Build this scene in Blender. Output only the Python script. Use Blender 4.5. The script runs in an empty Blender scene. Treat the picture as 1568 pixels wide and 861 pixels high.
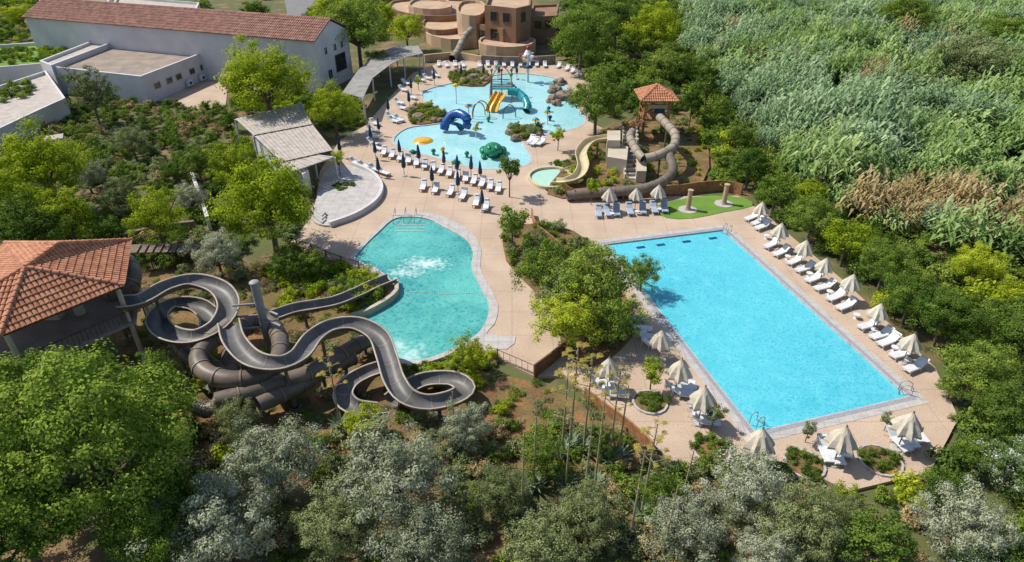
import bpy, bmesh, math, random
import numpy as np
from mathutils import Vector, Matrix, noise
random.seed(7)
# ---------------------------------------------------------------- survey
F=1000.0; PITCH=math.radians(32.4); H=31.5
SP,CP=math.sin(PITCH),math.cos(PITCH)
def G(u,v,z=0.0):
    a=(u-784)/F; b=(v-430.5)/F
    t=(H-z)/(SP+b*CP)
    return Vector((a*t,(CP-b*SP)*t,z))
def GL(l,z=0.0): return [G(p[0],p[1],z) for p in l]
scene=bpy.context.scene
root=scene.collection
# ---------------------------------------------------------------- materials
def nodes(m):
    m.use_nodes=True; nt=m.node_tree; nt.nodes.clear()
    return nt,nt.nodes,nt.links
def mat(name,c1,c2=None,scale=3.0,rough=.75,bump=0.0,bscale=None,metal=0.0,detail=4,c3=None,spec=.35,speck=0,joints=0,sd=.8):
    m=bpy.data.materials.new(name); nt,N,L=nodes(m)
    out=N.new('ShaderNodeOutputMaterial'); p=N.new('ShaderNodeBsdfPrincipled')
    p.inputs['Roughness'].default_value=rough; p.inputs['Metallic'].default_value=metal
    p.inputs['Specular IOR Level'].default_value=spec
    L.new(p.outputs[0],out.inputs[0])
    geo=N.new('ShaderNodeNewGeometry')
    if c2 is None: c2=tuple(x*.8 for x in c1)
    nz=N.new('ShaderNodeTexNoise'); nz.inputs['Scale'].default_value=scale; nz.inputs['Detail'].default_value=detail
    L.new(geo.outputs['Position'],nz.inputs['Vector'])
    r=N.new('ShaderNodeValToRGB'); e=r.color_ramp.elements
    e[0].position=.35; e[1].position=.65; e[0].color=(*c2,1); e[1].color=(*c1,1)
    if c3:
        k=e.new(.5); k.color=(*c3,1)
    L.new(nz.outputs['Fac'],r.inputs[0]); col=r.outputs[0]
    def mul(col,fac,dark):
        x=N.new('ShaderNodeMix'); x.data_type='RGBA'; x.blend_type='MULTIPLY'; L.new(fac,x.inputs[0]); L.new(col,x.inputs[6]); x.inputs[7].default_value=(dark,dark,dark,1); return x.outputs[2]
    if speck:
        n3=N.new('ShaderNodeTexNoise'); n3.inputs['Scale'].default_value=speck; n3.inputs['Detail'].default_value=3; L.new(geo.outputs['Position'],n3.inputs['Vector'])
        q=N.new('ShaderNodeMapRange'); q.inputs[1].default_value=.45; q.inputs[2].default_value=.68; L.new(n3.outputs['Fac'],q.inputs[0]); col=mul(col,q.outputs[0],sd)
    if joints:
        bt=N.new('ShaderNodeTexBrick'); bt.inputs['Scale'].default_value=1.0; bt.inputs['Mortar Size'].default_value=.035; bt.inputs['Brick Width'].default_value=joints; bt.inputs['Row Height'].default_value=joints
        bt.offset=0; L.new(geo.outputs['Position'],bt.inputs['Vector']); col=mul(col,bt.outputs['Fac'],.78)
    L.new(col,p.inputs['Base Color'])
    if bump:
        n2=N.new('ShaderNodeTexNoise'); n2.inputs['Scale'].default_value=bscale or scale*4
        L.new(geo.outputs['Position'],n2.inputs['Vector'])
        b=N.new('ShaderNodeBump'); b.inputs['Strength'].default_value=bump; b.inputs['Distance'].default_value=.05
        L.new(n2.outputs['Fac'],b.inputs['Height']); L.new(b.outputs[0],p.inputs['Normal'])
    return m
def leafmat(name,dark,mid,light,trans=.3,hi=.95):
    m=bpy.data.materials.new(name); nt,N,L=nodes(m)
    out=N.new('ShaderNodeOutputMaterial'); d=N.new('ShaderNodeBsdfDiffuse'); t=N.new('ShaderNodeBsdfTranslucent')
    mx=N.new('ShaderNodeMixShader'); mx.inputs[0].default_value=trans
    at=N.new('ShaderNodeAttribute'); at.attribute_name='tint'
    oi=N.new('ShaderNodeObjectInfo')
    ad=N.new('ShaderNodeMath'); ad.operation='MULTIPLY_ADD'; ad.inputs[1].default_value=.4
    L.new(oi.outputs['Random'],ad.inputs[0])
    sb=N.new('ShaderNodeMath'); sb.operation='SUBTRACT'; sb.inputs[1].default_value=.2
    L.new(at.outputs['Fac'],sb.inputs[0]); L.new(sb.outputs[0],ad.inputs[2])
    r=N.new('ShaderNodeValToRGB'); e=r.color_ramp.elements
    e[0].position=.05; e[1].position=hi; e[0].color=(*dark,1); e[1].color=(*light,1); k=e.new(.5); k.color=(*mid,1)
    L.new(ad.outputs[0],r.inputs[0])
    L.new(r.outputs[0],d.inputs['Color']); L.new(r.outputs[0],t.inputs['Color'])
    L.new(d.outputs[0],mx.inputs[1]); L.new(t.outputs[0],mx.inputs[2]); L.new(mx.outputs[0],out.inputs[0])
    return m
def watermat(name,c1,c2,c3,big=.12,caus=1.6,foam=(),rough=.12,caustr=.5,bump=.35):
    m=bpy.data.materials.new(name); nt,N,L=nodes(m)
    out=N.new('ShaderNodeOutputMaterial'); p=N.new('ShaderNodeBsdfPrincipled'); L.new(p.outputs[0],out.inputs[0])
    p.inputs['Roughness'].default_value=rough; p.inputs['Specular IOR Level'].default_value=.35
    geo=N.new('ShaderNodeNewGeometry'); P=geo.outputs['Position']
    n1=N.new('ShaderNodeTexNoise'); n1.inputs['Scale'].default_value=big; n1.inputs['Detail'].default_value=3; L.new(P,n1.inputs['Vector'])
    r=N.new('ShaderNodeValToRGB'); e=r.color_ramp.elements; e[0].position=.35; e[1].position=.65; e[0].color=(*c1,1); e[1].color=(*c2,1)
    L.new(n1.outputs['Fac'],r.inputs[0])
    nd=N.new('ShaderNodeTexNoise'); nd.inputs['Scale'].default_value=1.6; nd.inputs['Detail'].default_value=3; L.new(P,nd.inputs['Vector'])
    va=N.new('ShaderNodeVectorMath'); va.operation='MULTIPLY_ADD'; va.inputs[1].default_value=(1.3,1.3,1.3)
    L.new(nd.outputs['Color'],va.inputs[0]); L.new(P,va.inputs[2])
    vo=N.new('ShaderNodeTexVoronoi'); vo.feature='DISTANCE_TO_EDGE'; vo.inputs['Scale'].default_value=caus; L.new(va.outputs[0],vo.inputs['Vector'])
    mr=N.new('ShaderNodeMapRange'); mr.inputs[1].default_value=0; mr.inputs[2].default_value=.3; mr.inputs[3].default_value=caustr; mr.inputs[4].default_value=0
    L.new(vo.outputs['Distance'],mr.inputs[0])
    nm=N.new('ShaderNodeTexNoise'); nm.inputs['Scale'].default_value=.7; L.new(P,nm.inputs['Vector'])
    mm=N.new('ShaderNodeMath'); mm.operation='MULTIPLY'; L.new(mr.outputs[0],mm.inputs[0]); L.new(nm.outputs['Fac'],mm.inputs[1])
    mx=N.new('ShaderNodeMix'); mx.data_type='RGBA'; L.new(mm.outputs[0],mx.inputs[0]); L.new(r.outputs[0],mx.inputs[6]); mx.inputs[7].default_value=(*c3,1)  # caustic light lines painted into the water's base colour
    col=mx.outputs[2]
    for (fx,fy,sx,sy,st) in foam:
        s=N.new('ShaderNodeVectorMath'); s.operation='SUBTRACT'; L.new(P,s.inputs[0]); s.inputs[1].default_value=(fx,fy,0)
        s2=N.new('ShaderNodeVectorMath'); s2.operation='MULTIPLY'; L.new(s.outputs[0],s2.inputs[0]); s2.inputs[1].default_value=(1/sx,1/sy,0)
        ln=N.new('ShaderNodeVectorMath'); ln.operation='LENGTH'; L.new(s2.outputs[0],ln.inputs[0])
        nf=N.new('ShaderNodeTexNoise'); nf.inputs['Scale'].default_value=2.5; nf.inputs['Detail'].default_value=6; L.new(P,nf.inputs['Vector'])
        a=N.new('ShaderNodeMath'); a.operation='MULTIPLY_ADD'; a.inputs[1].default_value=2.6; L.new(nf.outputs['Fac'],a.inputs[0]); L.new(ln.outputs['Value'],a.inputs[2])
        q=N.new('ShaderNodeMapRange'); q.inputs[1].default_value=1.2; q.inputs[2].default_value=2.3; q.inputs[3].default_value=st; q.inputs[4].default_value=0; L.new(a.outputs[0],q.inputs[0])
        m2=N.new('ShaderNodeMix'); m2.data_type='RGBA'; L.new(q.outputs[0],m2.inputs[0]); L.new(col,m2.inputs[6]); m2.inputs[7].default_value=(.75,.88,.88,1)
        col=m2.outputs[2]
    L.new(col,p.inputs['Base Color'])
    nb=N.new('ShaderNodeTexNoise'); nb.inputs['Scale'].default_value=3.5; nb.inputs['Detail'].default_value=3; L.new(P,nb.inputs['Vector'])
    b=N.new('ShaderNodeBump'); b.inputs['Strength'].default_value=bump; b.inputs['Distance'].default_value=.06
    L.new(nb.outputs['Fac'],b.inputs['Height']); L.new(b.outputs[0],p.inputs['Normal'])
    return m
M={}
M['deck']=mat('paving',(.55,.42,.32),(.46,.345,.255),.3,.85,.25,8,detail=8,speck=7,joints=3.2,sd=.84)
M['coping']=mat('coping_stone',(.50,.47,.45),(.40,.38,.37),1.5,.7,.2,10,joints=1.1)
M['grate']=mat('overflow_grate',(.34,.34,.37),(.26,.26,.29),6,.6)
M['soil']=mat('red_soil',(.32,.15,.07),(.18,.10,.045),.5,.95,.6,3,c3=(.17,.13,.05),detail=8,speck=5,sd=.65)
M['ground']=mat('ground_soil',(.11,.13,.04),(.24,.15,.08),.25,.95,.6,2,c3=(.10,.11,.04),detail=8)
M['lawn']=mat('lawn_grass',(.15,.27,.035),(.115,.22,.03),.6,.9,.5,12)
M['fair']=mat('fairway_grass',(.26,.36,.08),(.20,.30,.06),.05,.9,.3,3)
M['asphalt']=mat('asphalt',(.22,.21,.21),(.18,.18,.18),1,.9,.2,20)
M['white']=mat('white_render',(.62,.60,.61),(.54,.52,.54),.4,.85,.1,5)
M['cream']=mat('cream_render',(.56,.49,.38),(.45,.39,.30),.5,.8,.1,5)
M['canopy']=mat('white_canopy',(.50,.445,.395),(.38,.335,.30),1.2,.8,detail=6)
M['greyc']=mat('grey_canopy',(.34,.33,.31),(.25,.24,.23),.7,.8)
M['tile']=mat('roof_tile',(.58,.28,.155),(.37,.155,.085),1.8,.85,.2,9,c3=(.48,.215,.125),detail=6)
M['tile2']=mat('old_roof_tile',(.45,.255,.195),(.27,.14,.105),1.2,.9,.2,9,c3=(.36,.195,.15),detail=8)
M['tileunder']=mat('roof_under',(.20,.10,.07),None,1,.9)
M['gravel']=mat('gravel_roof',(.36,.29,.24),(.26,.21,.175),.5,.95,.4,12,detail=8,speck=5)
M['glass']=mat('dark_glass',(.03,.04,.05),(.02,.025,.03),1,.1,spec=.6)
M['brown']=mat('brown_render',(.30,.175,.105),(.22,.13,.08),.4,.9,.2,4)
M['tan']=mat('tan_render',(.52,.37,.25),(.41,.285,.19),.4,.9,.2,4)
M['stone']=mat('boulder_stone',(.30,.22,.165),(.15,.11,.085),1.2,.9,.6,3)
M['wallstone']=mat('stone_wall',(.27,.235,.20),(.17,.145,.12),1.5,.9,.6,3,joints=.9)
M['wood']=mat('wood',(.17,.085,.04),(.10,.05,.025),3,.7,.2,20)
M['wood2']=mat('orange_wood',(.40,.20,.09),(.25,.12,.055),2,.7,.2,20)
M['woodgrey']=mat('weathered_wood',(.22,.17,.13),(.14,.105,.08),3,.8,.2,20)
M['slide']=mat('slide_fibreglass_outer',(.205,.165,.13),(.135,.11,.088),.8,.45,spec=.35,detail=6,speck=1.5)
M['slidein']=mat('slide_fibreglass_inner',(.165,.16,.16),(.11,.107,.107),.6,.45,spec=.3,detail=6,speck=2)
M['lip']=mat('slide_lip',(.46,.40,.33),(.32,.275,.225),1,.5)
M['ring']=mat('slide_flange',(.27,.22,.175),(.19,.155,.12),1,.5)
M['grey']=mat('grey_column',(.34,.33,.33),(.27,.26,.26),1,.5)
M['rslide']=mat('tan_slide',(.36,.31,.24),(.28,.235,.175),.8,.5,spec=.3)
M['cslide']=mat('cream_slide',(.62,.53,.33),(.52,.44,.27),.8,.4,spec=.4)
M['steel']=mat('steel',(.30,.29,.28),(.22,.21,.2),2,.45,metal=.3)
M['pwhite']=mat('white_plastic',(.68,.69,.71),(.60,.62,.65),3,.45)
M['lblue']=mat('bluegrey_fabric',(.36,.44,.54),(.30,.37,.47),3,.7)
M['umb']=mat('cream_canvas',(.60,.54,.44),(.48,.43,.35),2.5,.9)
M['umbb']=mat('blue_canvas',(.022,.075,.13),(.012,.045,.08),2.5,.8)
M['red']=mat('red_plastic',(.5,.03,.02),None,2,.3); M['yel']=mat('yellow_plastic',(.75,.42,.03),None,2,.3)
M['grn']=mat('green_plastic',(.02,.26,.12),(.015,.18,.09),2,.3); M['blu']=mat('blue_plastic',(.015,.10,.36),(.01,.07,.26),2,.25,spec=.6)
M['tea']=mat('teal_plastic',(.03,.33,.34),(.02,.26,.28),2,.25,spec=.6)
M['bark']=mat('bark',(.20,.15,.11),(.11,.08,.06),4,.95,.5,10)
M['stem']=mat('dry_stem',(.40,.35,.19),(.28,.24,.13),4,.9)
M['mark']=mat('pool_mark_tile',(.01,.07,.22),None,2,.3)
M['agave']=mat('agave_leaf',(.20,.27,.17),(.13,.19,.11),2,.6)
foam=[]
p=G(652,402); foam.append((p.x,p.y,2.3,1.3,.8)); p=G(622,416); foam.append((p.x,p.y,1.9,1.0,.6)); p=G(628,545); foam.append((p.x,p.y,1.6,1.7,.5)); p=G(608,527); foam.append((p.x,p.y,1.3,.9,.4))
M['w_big']=watermat('pool_water_large',(.050,.42,.54),(.070,.48,.59),(.22,.68,.77),.1,2.8,rough=.25,caustr=.8,bump=.25)
M['w_left']=watermat('pool_water_turquoise',(.018,.235,.245),(.085,.42,.39),(.22,.60,.54),.14,1.9,foam,caustr=.75)
M['w_kid']=watermat('pool_water_shallow',(.23,.54,.59),(.34,.63,.66),(.55,.78,.78),.15,1.6,caustr=.6)
LF={}
LF['lime']=leafmat('leaf_lime',(.15,.23,.015),(.34,.43,.03),(.60,.64,.07),.42)
LF['green']=leafmat('leaf_green',(.065,.125,.02),(.165,.25,.04),(.34,.42,.08),.34)
LF['dark']=leafmat('leaf_dark',(.04,.085,.015),(.095,.165,.028),(.22,.30,.06),.30)
LF['oak']=leafmat('leaf_oak',(.05,.11,.018),(.125,.215,.03),(.32,.42,.07),.30)
LF['olive']=leafmat('leaf_silver',(.15,.18,.095),(.32,.35,.225),(.56,.58,.42),.25)
LF['oliveg']=leafmat('leaf_grey_green',(.11,.145,.055),(.22,.26,.105),(.38,.42,.20),.3)
LF['dry']=leafmat('leaf_dry',(.24,.17,.08),(.42,.33,.16),(.60,.48,.27),.3)
LF['reed']=leafmat('leaf_reed',(.10,.18,.045),(.25,.38,.12),(.48,.58,.25),.33)
LF['reed2']=leafmat('leaf_reed_blue',(.11,.19,.085),(.27,.39,.20),(.50,.60,.37),.3)
LF['umbel']=leafmat('flower_head',(.30,.27,.05),(.48,.40,.09),(.60,.50,.16),.2)
LF['pink']=leafmat('oleander_leaf',(.12,.16,.06),(.22,.24,.12),(.58,.36,.38),.2)
LF['wflow']=leafmat('white_oleander_leaf',(.07,.13,.03),(.16,.24,.07),(.80,.80,.78),.2,.8)
# ---------------------------------------------------------------- mesh helpers
def link(o,par=None):
    root.objects.link(o)
    if par is not None: o.parent=par
    return o
def empty(name,loc=(0,0,0)):
    e=bpy.data.objects.new(name,None); e.empty_display_size=.3; e.location=loc; root.objects.link(e); return e
class MB:
    def __init__(s): s.v=[];s.f=[];s.m=[];s.sm=[]
    def add(s,vs,fs,mi=0,smooth=False):
        o=len(s.v); s.v+= [tuple(x) for x in vs]; s.f+=[[i+o for i in f] for f in fs]; s.m+=[mi]*len(fs); s.sm+=[smooth]*len(fs)
    def box(s,c,sx,sy,sz,mi=0,rot=0.0):
        vs=[]
        for dz in(-.5,.5):
            for dx,dy in((-.5,-.5),(.5,-.5),(.5,.5),(-.5,.5)):
                x,y=dx*sx,dy*sy
                if rot: x,y=x*math.cos(rot)-y*math.sin(rot),x*math.sin(rot)+y*math.cos(rot)
                vs.append(Vector((c[0]+x,c[1]+y,c[2]+dz*sz)))
        s.add(vs,[(3,2,1,0),(4,5,6,7),(0,1,5,4),(1,2,6,5),(2,3,7,6),(3,0,4,7)],mi)
    def cyl(s,a,b,r0,r1=None,n=8,mi=0,cap=True,smooth=True):
        a=Vector(a);b=Vector(b); r1=r0 if r1 is None else r1
        d=(b-a); 
        if d.length<1e-6: return
        d.normalize(); x=d.orthogonal().normalized(); y=d.cross(x)
        vs=[];
        for c,r in((a,r0),(b,r1)):
            for i in range(n):
                t=2*math.pi*i/n; vs.append(c+x*r*math.cos(t)+y*r*math.sin(t))
        fs=[(i,(i+1)%n,n+(i+1)%n,n+i) for i in range(n)]
        s.add(vs,fs,mi,smooth)
        if cap: s.add(vs,[tuple(range(n-1,-1,-1)),tuple(range(n,2*n))],mi)
    def prism(s,poly,z0,z1,mi=0,mtop=None):
        n=len(poly); vs=[(p[0],p[1],z0) for p in poly]+[(p[0],p[1],z1) for p in poly]
        s.add(vs,[(i,(i+1)%n,n+(i+1)%n,n+i) for i in range(n)]+[tuple(range(n-1,-1,-1))],mi)
        s.add(vs,[tuple(range(n,2*n))],mi if mtop is None else mtop)
    def ball(s,c,rx,ry,rz,mi=0,n=10,m=7):
        vs=[];fs=[]
        for j in range(m+1):
            ph=math.pi*j/m
            for i in range(n):
                t=2*math.pi*i/n; vs.append((c[0]+rx*math.sin(ph)*math.cos(t),c[1]+ry*math.sin(ph)*math.sin(t),c[2]+rz*math.cos(ph)))
        for j in range(m):
            for i in range(n): fs.append((j*n+i,(j+1)*n+i,(j+1)*n+(i+1)%n,j*n+(i+1)%n))
        s.add(vs,fs,mi,True)
    def mesh(s,name,mats):
        me=bpy.data.meshes.new(name); me.from_pydata(s.v,[],s.f)
        for m in mats: me.materials.append(m)
        me.polygons.foreach_set('material_index',s.m); me.polygons.foreach_set('use_smooth',s.sm); me.update(); return me
    def obj(s,name,mats,par=None):
        return link(bpy.data.objects.new(name,s.mesh(name,mats)),par)
def smooth_closed(pts,sub=6):
    n=len(pts);out=[]
    for i in range(n):
        p0,p1,p2,p3=pts[i-1],pts[i],pts[(i+1)%n],pts[(i+2)%n]
        for k in range(sub):
            t=k/sub
            out.append(.5*((2*p1)+(-p0+p2)*t+(2*p0-5*p1+4*p2-p3)*t*t+(-p0+3*p1-3*p2+p3)*t**3))
    return out
def smooth_open(pts,step=.45):
    P=[pts[0]*2-pts[1]]+pts+[pts[-1]*2-pts[-2]];out=[]
    for i in range(1,len(P)-2):
        p0,p1,p2,p3=P[i-1],P[i],P[i+1],P[i+2]; k=max(2,int((p2-p1).length/step))
        for j in range(k):
            t=j/k
            out.append(.5*((2*p1)+(-p0+p2)*t+(2*p0-5*p1+4*p2-p3)*t*t+(-p0+3*p1-3*p2+p3)*t**3))
    out.append(pts[-1]); return out
def area(p): return .5*sum(p[i-1].x*p[i].y-p[i].x*p[i-1].y for i in range(len(p)))
def offset(pts,d):
    n=len(pts);out=[];sg=1 if area(pts)>0 else -1
    for i in range(n):
        a=(pts[i]-pts[i-1]);b=(pts[(i+1)%n]-pts[i]); a.z=b.z=0
        if a.length<1e-6: a=b.copy()
        if b.length<1e-6: b=a.copy()
        a.normalize();b.normalize()
        na=Vector((a.y,-a.x,0));nb=Vector((b.y,-b.x,0)); m=(na+nb)
        if m.length<1e-6: m=na
        m.normalize(); k=max(.5,m.dot(na)); out.append(pts[i]+m*(sg*d/k))
    return out
def slab(name,outer,holes,z0,z1,material,par=None):
    cu=bpy.data.curves.new(name+'_c','CURVE'); cu.dimensions='2D'; cu.fill_mode='BOTH'; cu.extrude=(z1-z0)/2
    for loop in [outer]+list(holes):
        sp=cu.splines.new('POLY'); sp.points.add(len(loop)-1); sp.use_cyclic_u=True
        for i,p in enumerate(loop): sp.points[i].co=(p[0],p[1],0,1)
    o=bpy.data.objects.new(name+'_c',cu); root.objects.link(o); bpy.context.view_layer.update()
    me=bpy.data.meshes.new_from_object(o.evaluated_get(bpy.context.evaluated_depsgraph_get()))
    bpy.data.objects.remove(o); me.name=name
    me.transform(Matrix.Translation((0,0,(z0+z1)/2))); me.materials.clear(); me.materials.append(material)
    for p in me.polygons: p.use_smooth=False
    return link(bpy.data.objects.new(name,me),par)
def inpoly(x,y,poly):
    c=False;n=len(poly);j=n-1
    for i in range(n):
        xi,yi=poly[i][0],poly[i][1];xj,yj=poly[j][0],poly[j][1]
        if (yi>y)!=(yj>y) and x<(xj-xi)*(y-yi)/(yj-yi)+xi: c=not c
        j=i
    return c
# ---------------------------------------------------------------- ground
mb=MB(); S=1500
mb.add([(-S,-S,-.25),(S,-S,-.25),(S,S,-.25),(-S,S,-.25)],[(0,1,2,3)]); mb.obj('ground',[M['ground']])
# ---------------------------------------------------------------- pools and deck
big=GL([(1107,352),(930,374),(1157,661),(1390,607)])
left=smooth_closed(GL([(607,334),(650,334),(680,348),(712,366),(724,386),(722,410),(735,438),(748,465),(745,490),(730,512),(700,530),(660,547),(620,551),(590,527),(568,500),(556,487),(590,467),(606,450),(600,430),(575,410),(545,397),(553,382),(580,355)]),4)
kid=smooth_closed(GL([(604,212),(625,196),(668,190),(700,182),(672,165),(648,150),(655,137),(700,126),(760,115),(800,113),(850,120),(868,135),(880,160),(895,185),(870,199),(830,206),(800,213),(806,230),(812,246),(790,256),(740,258),(690,247),(640,233),(612,225)]),4)
deckpoly=GL([(560,192),(596,150),(632,112),(680,93),(840,95),(905,112),(915,150),(900,185),(940,205),(905,235),(820,280),(850,302),(1130,300),(1172,328),(1300,437),(1432,563),(1468,640),(1425,722),(1300,752),(1215,712),(1140,695),(1040,716),(960,645),(902,606),(865,575),(818,576),(760,548),(732,530),(690,542),(640,560),(612,560),(580,530),(545,490),(548,478),(590,455),(585,432),(520,402),(470,388),(445,370),(480,330),(490,262),(520,215)])
slab('pool_deck_paving',deckpoly,[offset(big,.95),offset(left,.45),offset(kid,.35)],-.30,0,M['deck'])
def pool(name,shape,cop,wm,zc=.02,cm='coping',zw=-.10):
    e=empty(name)
    slab('coping',offset(shape,cop+.005),[shape],-.29,zc,M[cm],e)
    slab('water',offset(shape,.02),[],-.24,zw,wm,e)
    return e
pb=pool('swimming_pool',big,.96,M['w_big'],zw=-.13)
slab('overflow_grate',offset(big,.42),[offset(big,.10)],.021,.028,M['grate'],pb)
pl=pool('slide_splash_pool',left,.46,M['w_left'])
pk=pool('childrens_pool',kid,.36,M['w_kid'])
kerb=smooth_closed(GL([(600,327),(655,326),(692,338),(722,356),(737,383),(735,410),(748,436),(763,468),(757,497),(745,512),(790,516),(775,536),(735,527),(738,505),(752,488),(754,466),(741,440),(727,412),(729,388),(716,364),(684,345),(652,331),(608,331)]),2)
slab('pale_paving_border',kerb,[],0.004,.045,M['coping'])
mb=MB()
a,b=big[1],big[0]; d=(big[2]-big[1]).normalized()
for t in (.24,.41,.63,.86):
    c=a.lerp(b,t)+d*1.2; r=math.atan2(d.y,d.x)
    mb.box((c.x,c.y,-.135),.45,.9,.02,0,r)
mb.obj('lane_marks',[M['mark']],pb)
mb=MB()
for k in range(4):
    a,b=G(606,338+k*5),G(650,338+k*5); c=(a+b)/2
    mb.box((c.x,c.y,-.085),(b-a).length,.12,.04,0,0)
mb.obj('pool_steps',[M['coping']],pl)
mb=MB()
for (u,v,du) in ((606,330,0),(622,329,0),(638,329,0)):
    p=G(u,v); mb.cyl(p,p+Vector((0,0,.9)),.03); mb.cyl(p+Vector((0,0,.9)),p+Vector((0,-1.8,.5)),.03); mb.cyl(p+Vector((0,-1.8,.5)),p+Vector((0,-1.8,-.1)),.03)
mb.obj('handrails',[M['steel']],pl)
mb=MB(); a,b=G(622,447),G(744,450)
for i in range(60):
    p=a.lerp(b,(i+.5)/60); mb.ball((p.x,p.y+.15*math.sin(i*.17),-.09),.06,.05,.045,0 if i%2 else 1,6,4)
mb.obj('float_rope',[M['lip'],M['pwhite']],pl)
def ladder(u,v,du,dv):
    p=G(u,v); q=G(u+du,v+dv); d=(q-p).normalized(); s=Vector((-d.y,d.x,0)); mb=MB()
    for k in(-.28,.28):
        pts=[p+s*k-d*.5+Vector((0,0,.02)),p+s*k-d*.45+Vector((0,0,.7)),p+s*k-d*.1+Vector((0,0,.85)),p+s*k+d*.25+Vector((0,0,.6)),p+s*k+d*.3+Vector((0,0,-.2))]
        for i in range(4): mb.cyl(pts[i],pts[i+1],.025,n=6)
    for z in(.3,.0): mb.cyl(p-s*.28+d*.28+Vector((0,0,z)),p+s*.28+d*.28+Vector((0,0,z)),.02,n=6)
    mb.obj('pool_ladder',[M['steel']])
ladder(1112,356,-10,6); ladder(1383,600,-12,-3); ladder(1160,648,10,-6)
def bed(name,px,z,material,sm=2):
    slab(name,smooth_closed(GL(px),sm),[],-.2,z,material)
centralbed=[(772,352),(800,345),(850,345),(905,372),(940,430),(975,485),(965,520),(925,555),(885,560),(858,520),(845,480),(812,440),(775,400)]
bed('planting_bed',centralbed,.10,M['soil'])
slidebed=[(838,298),(860,262),(905,215),(930,198),(960,185),(1060,175),(1085,230),(1075,282),(1010,300),(900,306)]
bed('slide_mound_soil',slidebed,.12,M['soil'])
bed('lawn',[(1000,318),(1040,306),(1090,300),(1140,304),(1152,316),(1110,325),(1060,335),(1020,334)],.05,M['lawn'])
bed('slide_garden_soil',[(180,420),(400,400),(540,400),(590,430),(545,480),(575,525),(610,562),(690,560),(790,575),(860,600),(930,640),(1000,700),(900,720),(600,700),(300,680),(190,560)],-.19,M['soil'])
kb1=[(640,160),(668,165),(688,180),(660,190),(630,190),(625,172)]; kb2=[(778,196),(810,192),(832,200),(810,216),(785,212)]; kb3=[(690,112),(735,110),(752,118),(740,132),(700,130),(688,122)]
for b_ in(kb1,kb2,kb3): bed('planting_bed',b_,.15,M['soil'])
PLANTERS=((995,617,1.1),(1089,690,1.1),(1347,706,1.2),(1232,712,1.1),(858,252,.9),(527,287,.9))
for (u,v,r) in PLANTERS:
    p=G(u,v); c=[p+Vector((r*math.cos(t*.3927),r*math.sin(t*.3927),0)) for t in range(16)]
    e=empty('round_planter'); slab('kerb',offset(c,.15),[c],-.1,.14,M['coping'],e); slab('soil',c,[],-.1,.09,M['soil'],e)
slab('fairway',GL([(1400,-60),(1900,-60),(1900,26),(1560,26),(1450,22)]),[],-.22,-.18,M['fair'])
slab('road',GL([(430,-30),(500,-30),(475,12),(455,32),(400,40),(395,32),(440,22)]),[],-.22,-.17,M['asphalt'])
yard=[(238,152),(300,166),(345,163),(352,100),(330,92),(300,110)]
slab('service_yard_paving',GL(yard),[],-.22,-.14,M['deck'])
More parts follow.
